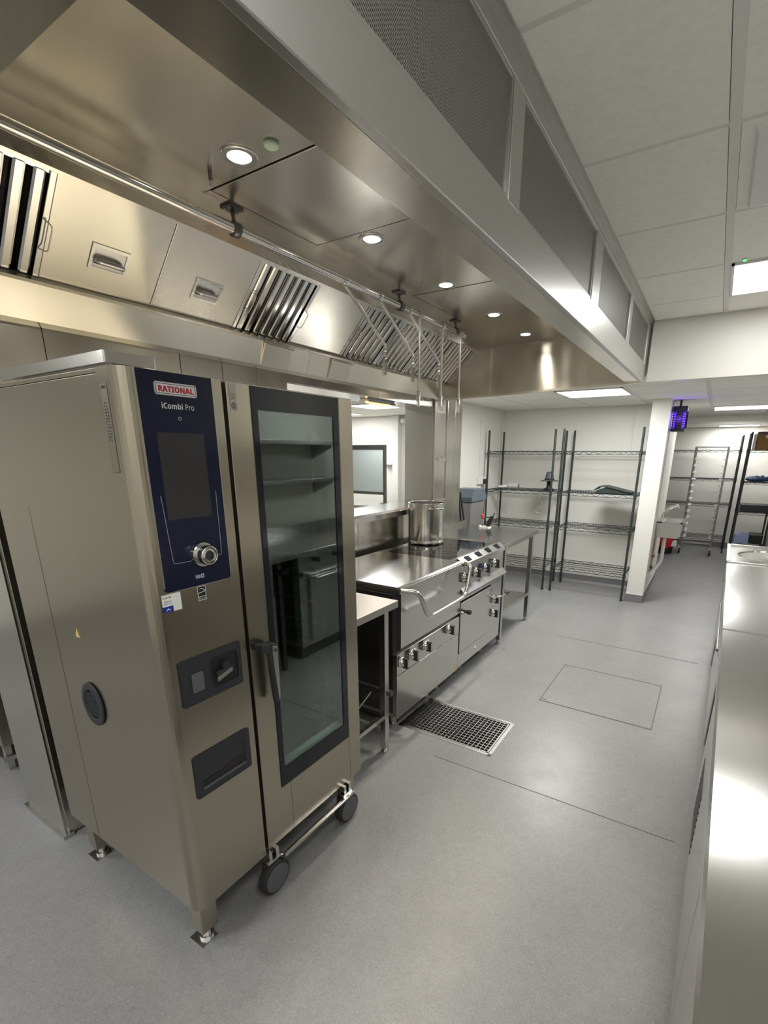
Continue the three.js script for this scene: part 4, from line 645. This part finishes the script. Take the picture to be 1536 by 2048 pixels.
// ================================================================== FLOOR DRAIN AND HATCH
{ const { x0, x1, z0, z1 } = GR, o = thing('floor_drain', 'stainless floor drain with a square grating in front of the bratt pan', 'floor drain', [(x0 + x1) / 2, -.12, (z0 + z1) / 2]);
  part(o, 'rim', [bx(x0, x1, -.02, .002, z0 - .02, z0), bx(x0, x1, -.02, .002, z1, z1 + .02), bx(x0, x0 + .02, -.02, .002, z1, z0), bx(x1 - .02, x1, -.02, .002, z1, z0)], M.satin);
  part(o, 'pit', [bx(x0, x1, -.125, -.12, z1, z0), bx(x0, x1, -.12, -.02, z0 - .002, z0), bx(x0, x1, -.12, -.02, z1, z1 + .002), bx(x0, x0 + .002, -.12, -.02, z1, z0), bx(x1 - .002, x1, -.12, -.02, z1, z0)], M.pit);
  const g = part(o, 'grating_frame', [bx(x0 + .024, x1 - .024, -.02, .001, z0 - .032, z0 - .024), bx(x0 + .024, x1 - .024, -.02, .001, z1 + .024, z1 + .032), bx(x0 + .024, x0 + .032, -.02, .001, z1 + .024, z0 - .024), bx(x1 - .032, x1 - .024, -.02, .001, z1 + .024, z0 - .024)], M.satin);
  for (let k = 1; k < 22; k++) { const x = x0 + .028 + (x1 - x0 - .056) * k / 22; part(g, 'grating_bar', bx(x - .0018, x + .0018, -.02, .001, z1 + .028, z0 - .028), M.satin); }
  for (let k = 1; k < 13; k++) { const z = z1 + .028 + (z0 - z1 - .056) * k / 13; part(g, 'grating_bar', bx(x0 + .028, x1 - .028, -.02, .001, z - .0018, z + .0018), M.satin); } }
{ const x0 = .421, x1 = 1.114, z0 = -2.325, z1 = -3.011, o = thing('floor_hatch', 'square vinyl covered access hatch set in the grey floor', 'floor hatch', [(x0 + x1) / 2, 0, (z0 + z1) / 2]);
  part(o, 'frame', [bx(x0, x1, 0, .0016, z0 - .006, z0), bx(x0, x1, 0, .0016, z1, z1 + .006), bx(x0, x0 + .006, 0, .0016, z1, z0), bx(x1 - .006, x1, 0, .0016, z1, z0)], std(lin(.12, .12, .118), .55));
  part(o, 'cover', bx(x0 + .010, x1 - .010, 0, .0012, z1 + .010, z0 - .010), M.floor);
  for (const [x, z] of [[x0 + .03, z0 - .03], [x1 - .03, z0 - .03], [x0 + .03, z1 + .03], [x1 - .03, z1 + .03]]) part(o, 'lifting_key', [bx(x - .016, x + .016, .001, .0026, z - .006, z + .006)], M.bright); }
// ================================================================== RIGHT HAND COUNTER RUN (turned a little against the room)
const pivot = [1.286, 0, .086], TURN = -Math.atan((1.372 - 1.286) / 4.06);
function run(name, label, cat, z0, z1) { const o = thing(name, label, cat, pivot); o.rotation.y = TURN; return o; }
const cx0 = 1.286, cxr = 1.286 + .64;
{ const o = run('refrigerated_counter', 'long stainless worktop over closed cabinet doors at the right edge', 'counter'); const z0 = 1.35, z1 = -1.69;
  part(o, 'worktop', prism([[cx0 + .006, .862], [cx0, .87], [cx0, .893], [cx0 + .006, .90], [cxr, .90], [cxr, .862]], 'z', z1 + .001, z0), M.counter); part(o, 'upstand', bx(cxr - .012, cxr, .90, .985, z1 + .001, z0, .002), M.counter);
  part(o, 'cabinet', bx(cx0 + .05, cxr, .10, .862, z1 + .02, z0), M.counter); part(o, 'plinth', bx(cx0 + .07, cxr, 0, .10, z1 + .02, z0), M.darkSteel);
  for (const [a, b] of [[1.3, .72], [.70, .12], [.10, -.48], [-.50, -1.08]]) { part(o, 'cabinet_door', bx(cx0 + .026, cx0 + .05, .115, .70, b + .004, a - .004, .004), M.steel); const w = part(o, 'drawer_front', bx(cx0 + .026, cx0 + .05, .71, .845, b + .004, a - .004, .004), M.steel); part(w, 'grip_edge', bx(cx0 + .014, cx0 + .03, .80, .812, b + .02, a - .02, .003), M.bright); }
  const v = part(o, 'machine_front', bx(cx0 + .028, cx0 + .05, .115, .62, z1 + .03, -1.10, .004), M.steel); for (let k = 0; k < 9; k++) part(v, 'vent_slot', bx(cx0 + .026, cx0 + .029, .16 + k * .03, .172 + k * .03, -1.45, -1.16), M.black); }
{ const o = run('far_worktop', 'stainless worktop joined beyond the bright seam, over knobbed appliances', 'counter'); const z0 = -1.69, z1 = -3.27;
  part(o, 'worktop', prism([[cx0 + .006, .862], [cx0, .87], [cx0, .893], [cx0 + .006, .90], [cxr, .90], [cxr, .862]], 'z', z1 + .001, z0 - .001), M.counter); part(o, 'joint_strip', bx(cx0, cxr - .012, .8995, .9025, z0 - .009, z0 - .002), M.polished); part(o, 'upstand', bx(cxr - .012, cxr, .90, .985, z1 + .001, z0 - .001, .002), M.counter);
  part(o, 'appliance_body', bx(cx0 + .06, cxr, .10, .862, z1 + .01, -1.95), M.steel); part(o, 'plinth', bx(cx0 + .08, cxr, 0, .10, z1 + .01, -1.95), M.darkSteel); part(o, 'leg', bx(cx0 + .04, cx0 + .075, 0, .862, -1.75, -1.715), M.darkSteel);
  part(o, 'bracket', [bx(cx0 + .015, cx0 + .06, .76, .80, -1.80, -1.73), bx(cx0 + .015, cx0 + .06, .70, .735, -1.95, -1.90)], M.black);
  for (let k = 0; k < 4; k++) part(o, 'knob', [cy([cx0 + .06, .80, -2.15 - k * .27], [cx0 + .022, .80, -2.15 - k * .27], .02, 16)], M.black);
  const d = part(o, 'appliance_door', bx(cx0 + .035, cx0 + .06, .14, .70, -3.1, -2.05, .004), M.steel); part(d, 'door_bar', cy([cx0 + .015, .66, -3.05], [cx0 + .015, .66, -2.1], .009, 10), M.bright); part(o, 'hand_rail', cy([cx0 + .012, .83, -3.22], [cx0 + .012, .83, -2.98], .015, 14), M.bright); }
{ const o = run('sink_unit', 'stainless sink unit with a round bowl at the far end of the counter', 'sink'); const z0 = -3.272, z1 = -4.09;
  part(o, 'sink_top', prism([[cx0, z0], [cxr, z0], [cxr, z1], [cx0, z1]], 'y', .87, .895, [circ(cx0 + .34, -3.68, .27, 40)]), M.counter);
  part(o, 'raised_rim', [bx(cx0, cx0 + .03, .89, .91, z1, z0, .004), bx(cx0, cxr, .89, .91, z0 - .03, z0, .004), bx(cx0, cxr, .89, .91, z1, z1 + .03, .004)], M.bright);
  const b = part(o, 'bowl', lathe([[.272, .886], [.262, .872], [.24, .80], [.12, .77], [.025, .765], [.025, .762], [.13, .766], [.25, .796], [.276, .88]], [cx0 + .34, 0, -3.68], 44), M.bright); part(b, 'plug_hole', cy([cx0 + .34, .762, -3.68], [cx0 + .34, .766, -3.68], .03, 18), M.black);
  part(o, 'cabinet', [bx(cx0 + .03, cxr, .12, .74, z1 + .02, z0 - .02), bx(cx0 + .03, cx0 + .05, .74, .87, z1 + .02, z0 - .02), bx(cx0 + .05, cxr, .74, .87, z1 + .02, z1 + .04)], M.steel); part(o, 'leg', [bx(cx0 + .05, cx0 + .085, 0, .12, z1 + .03, z1 + .065), bx(cx0 + .05, cx0 + .085, 0, .12, z0 - .065, z0 - .03)], M.satin); part(o, 'upstand', bx(cxr - .012, cxr, .895, .985, z1, z0, .002), M.counter); }
// wall shelves above the counter, mirrored in the oven door
for (const [y, lab] of [[1.68, 'upper stainless wall shelf above the right hand counter'], [1.37, 'lower stainless wall shelf above the right hand counter']]) {
  const o = thing('wall_shelf', lab, 'shelf', [1.88, y - .12, -1.6], 'wall shelves above the counter'); part(o, 'board', bx(1.73, XR, y, y + .03, -3.0, -.6, .003), M.steel); for (const z of [-2.85, -1.8, -.75]) part(o, 'bracket', prism([[XR, y], [1.78, y], [1.78, y - .02], [XR - .02, y - .12], [XR, y - .12]], 'z', z - .002, z + .002), M.steel); }
renderer.render(scene, camera);
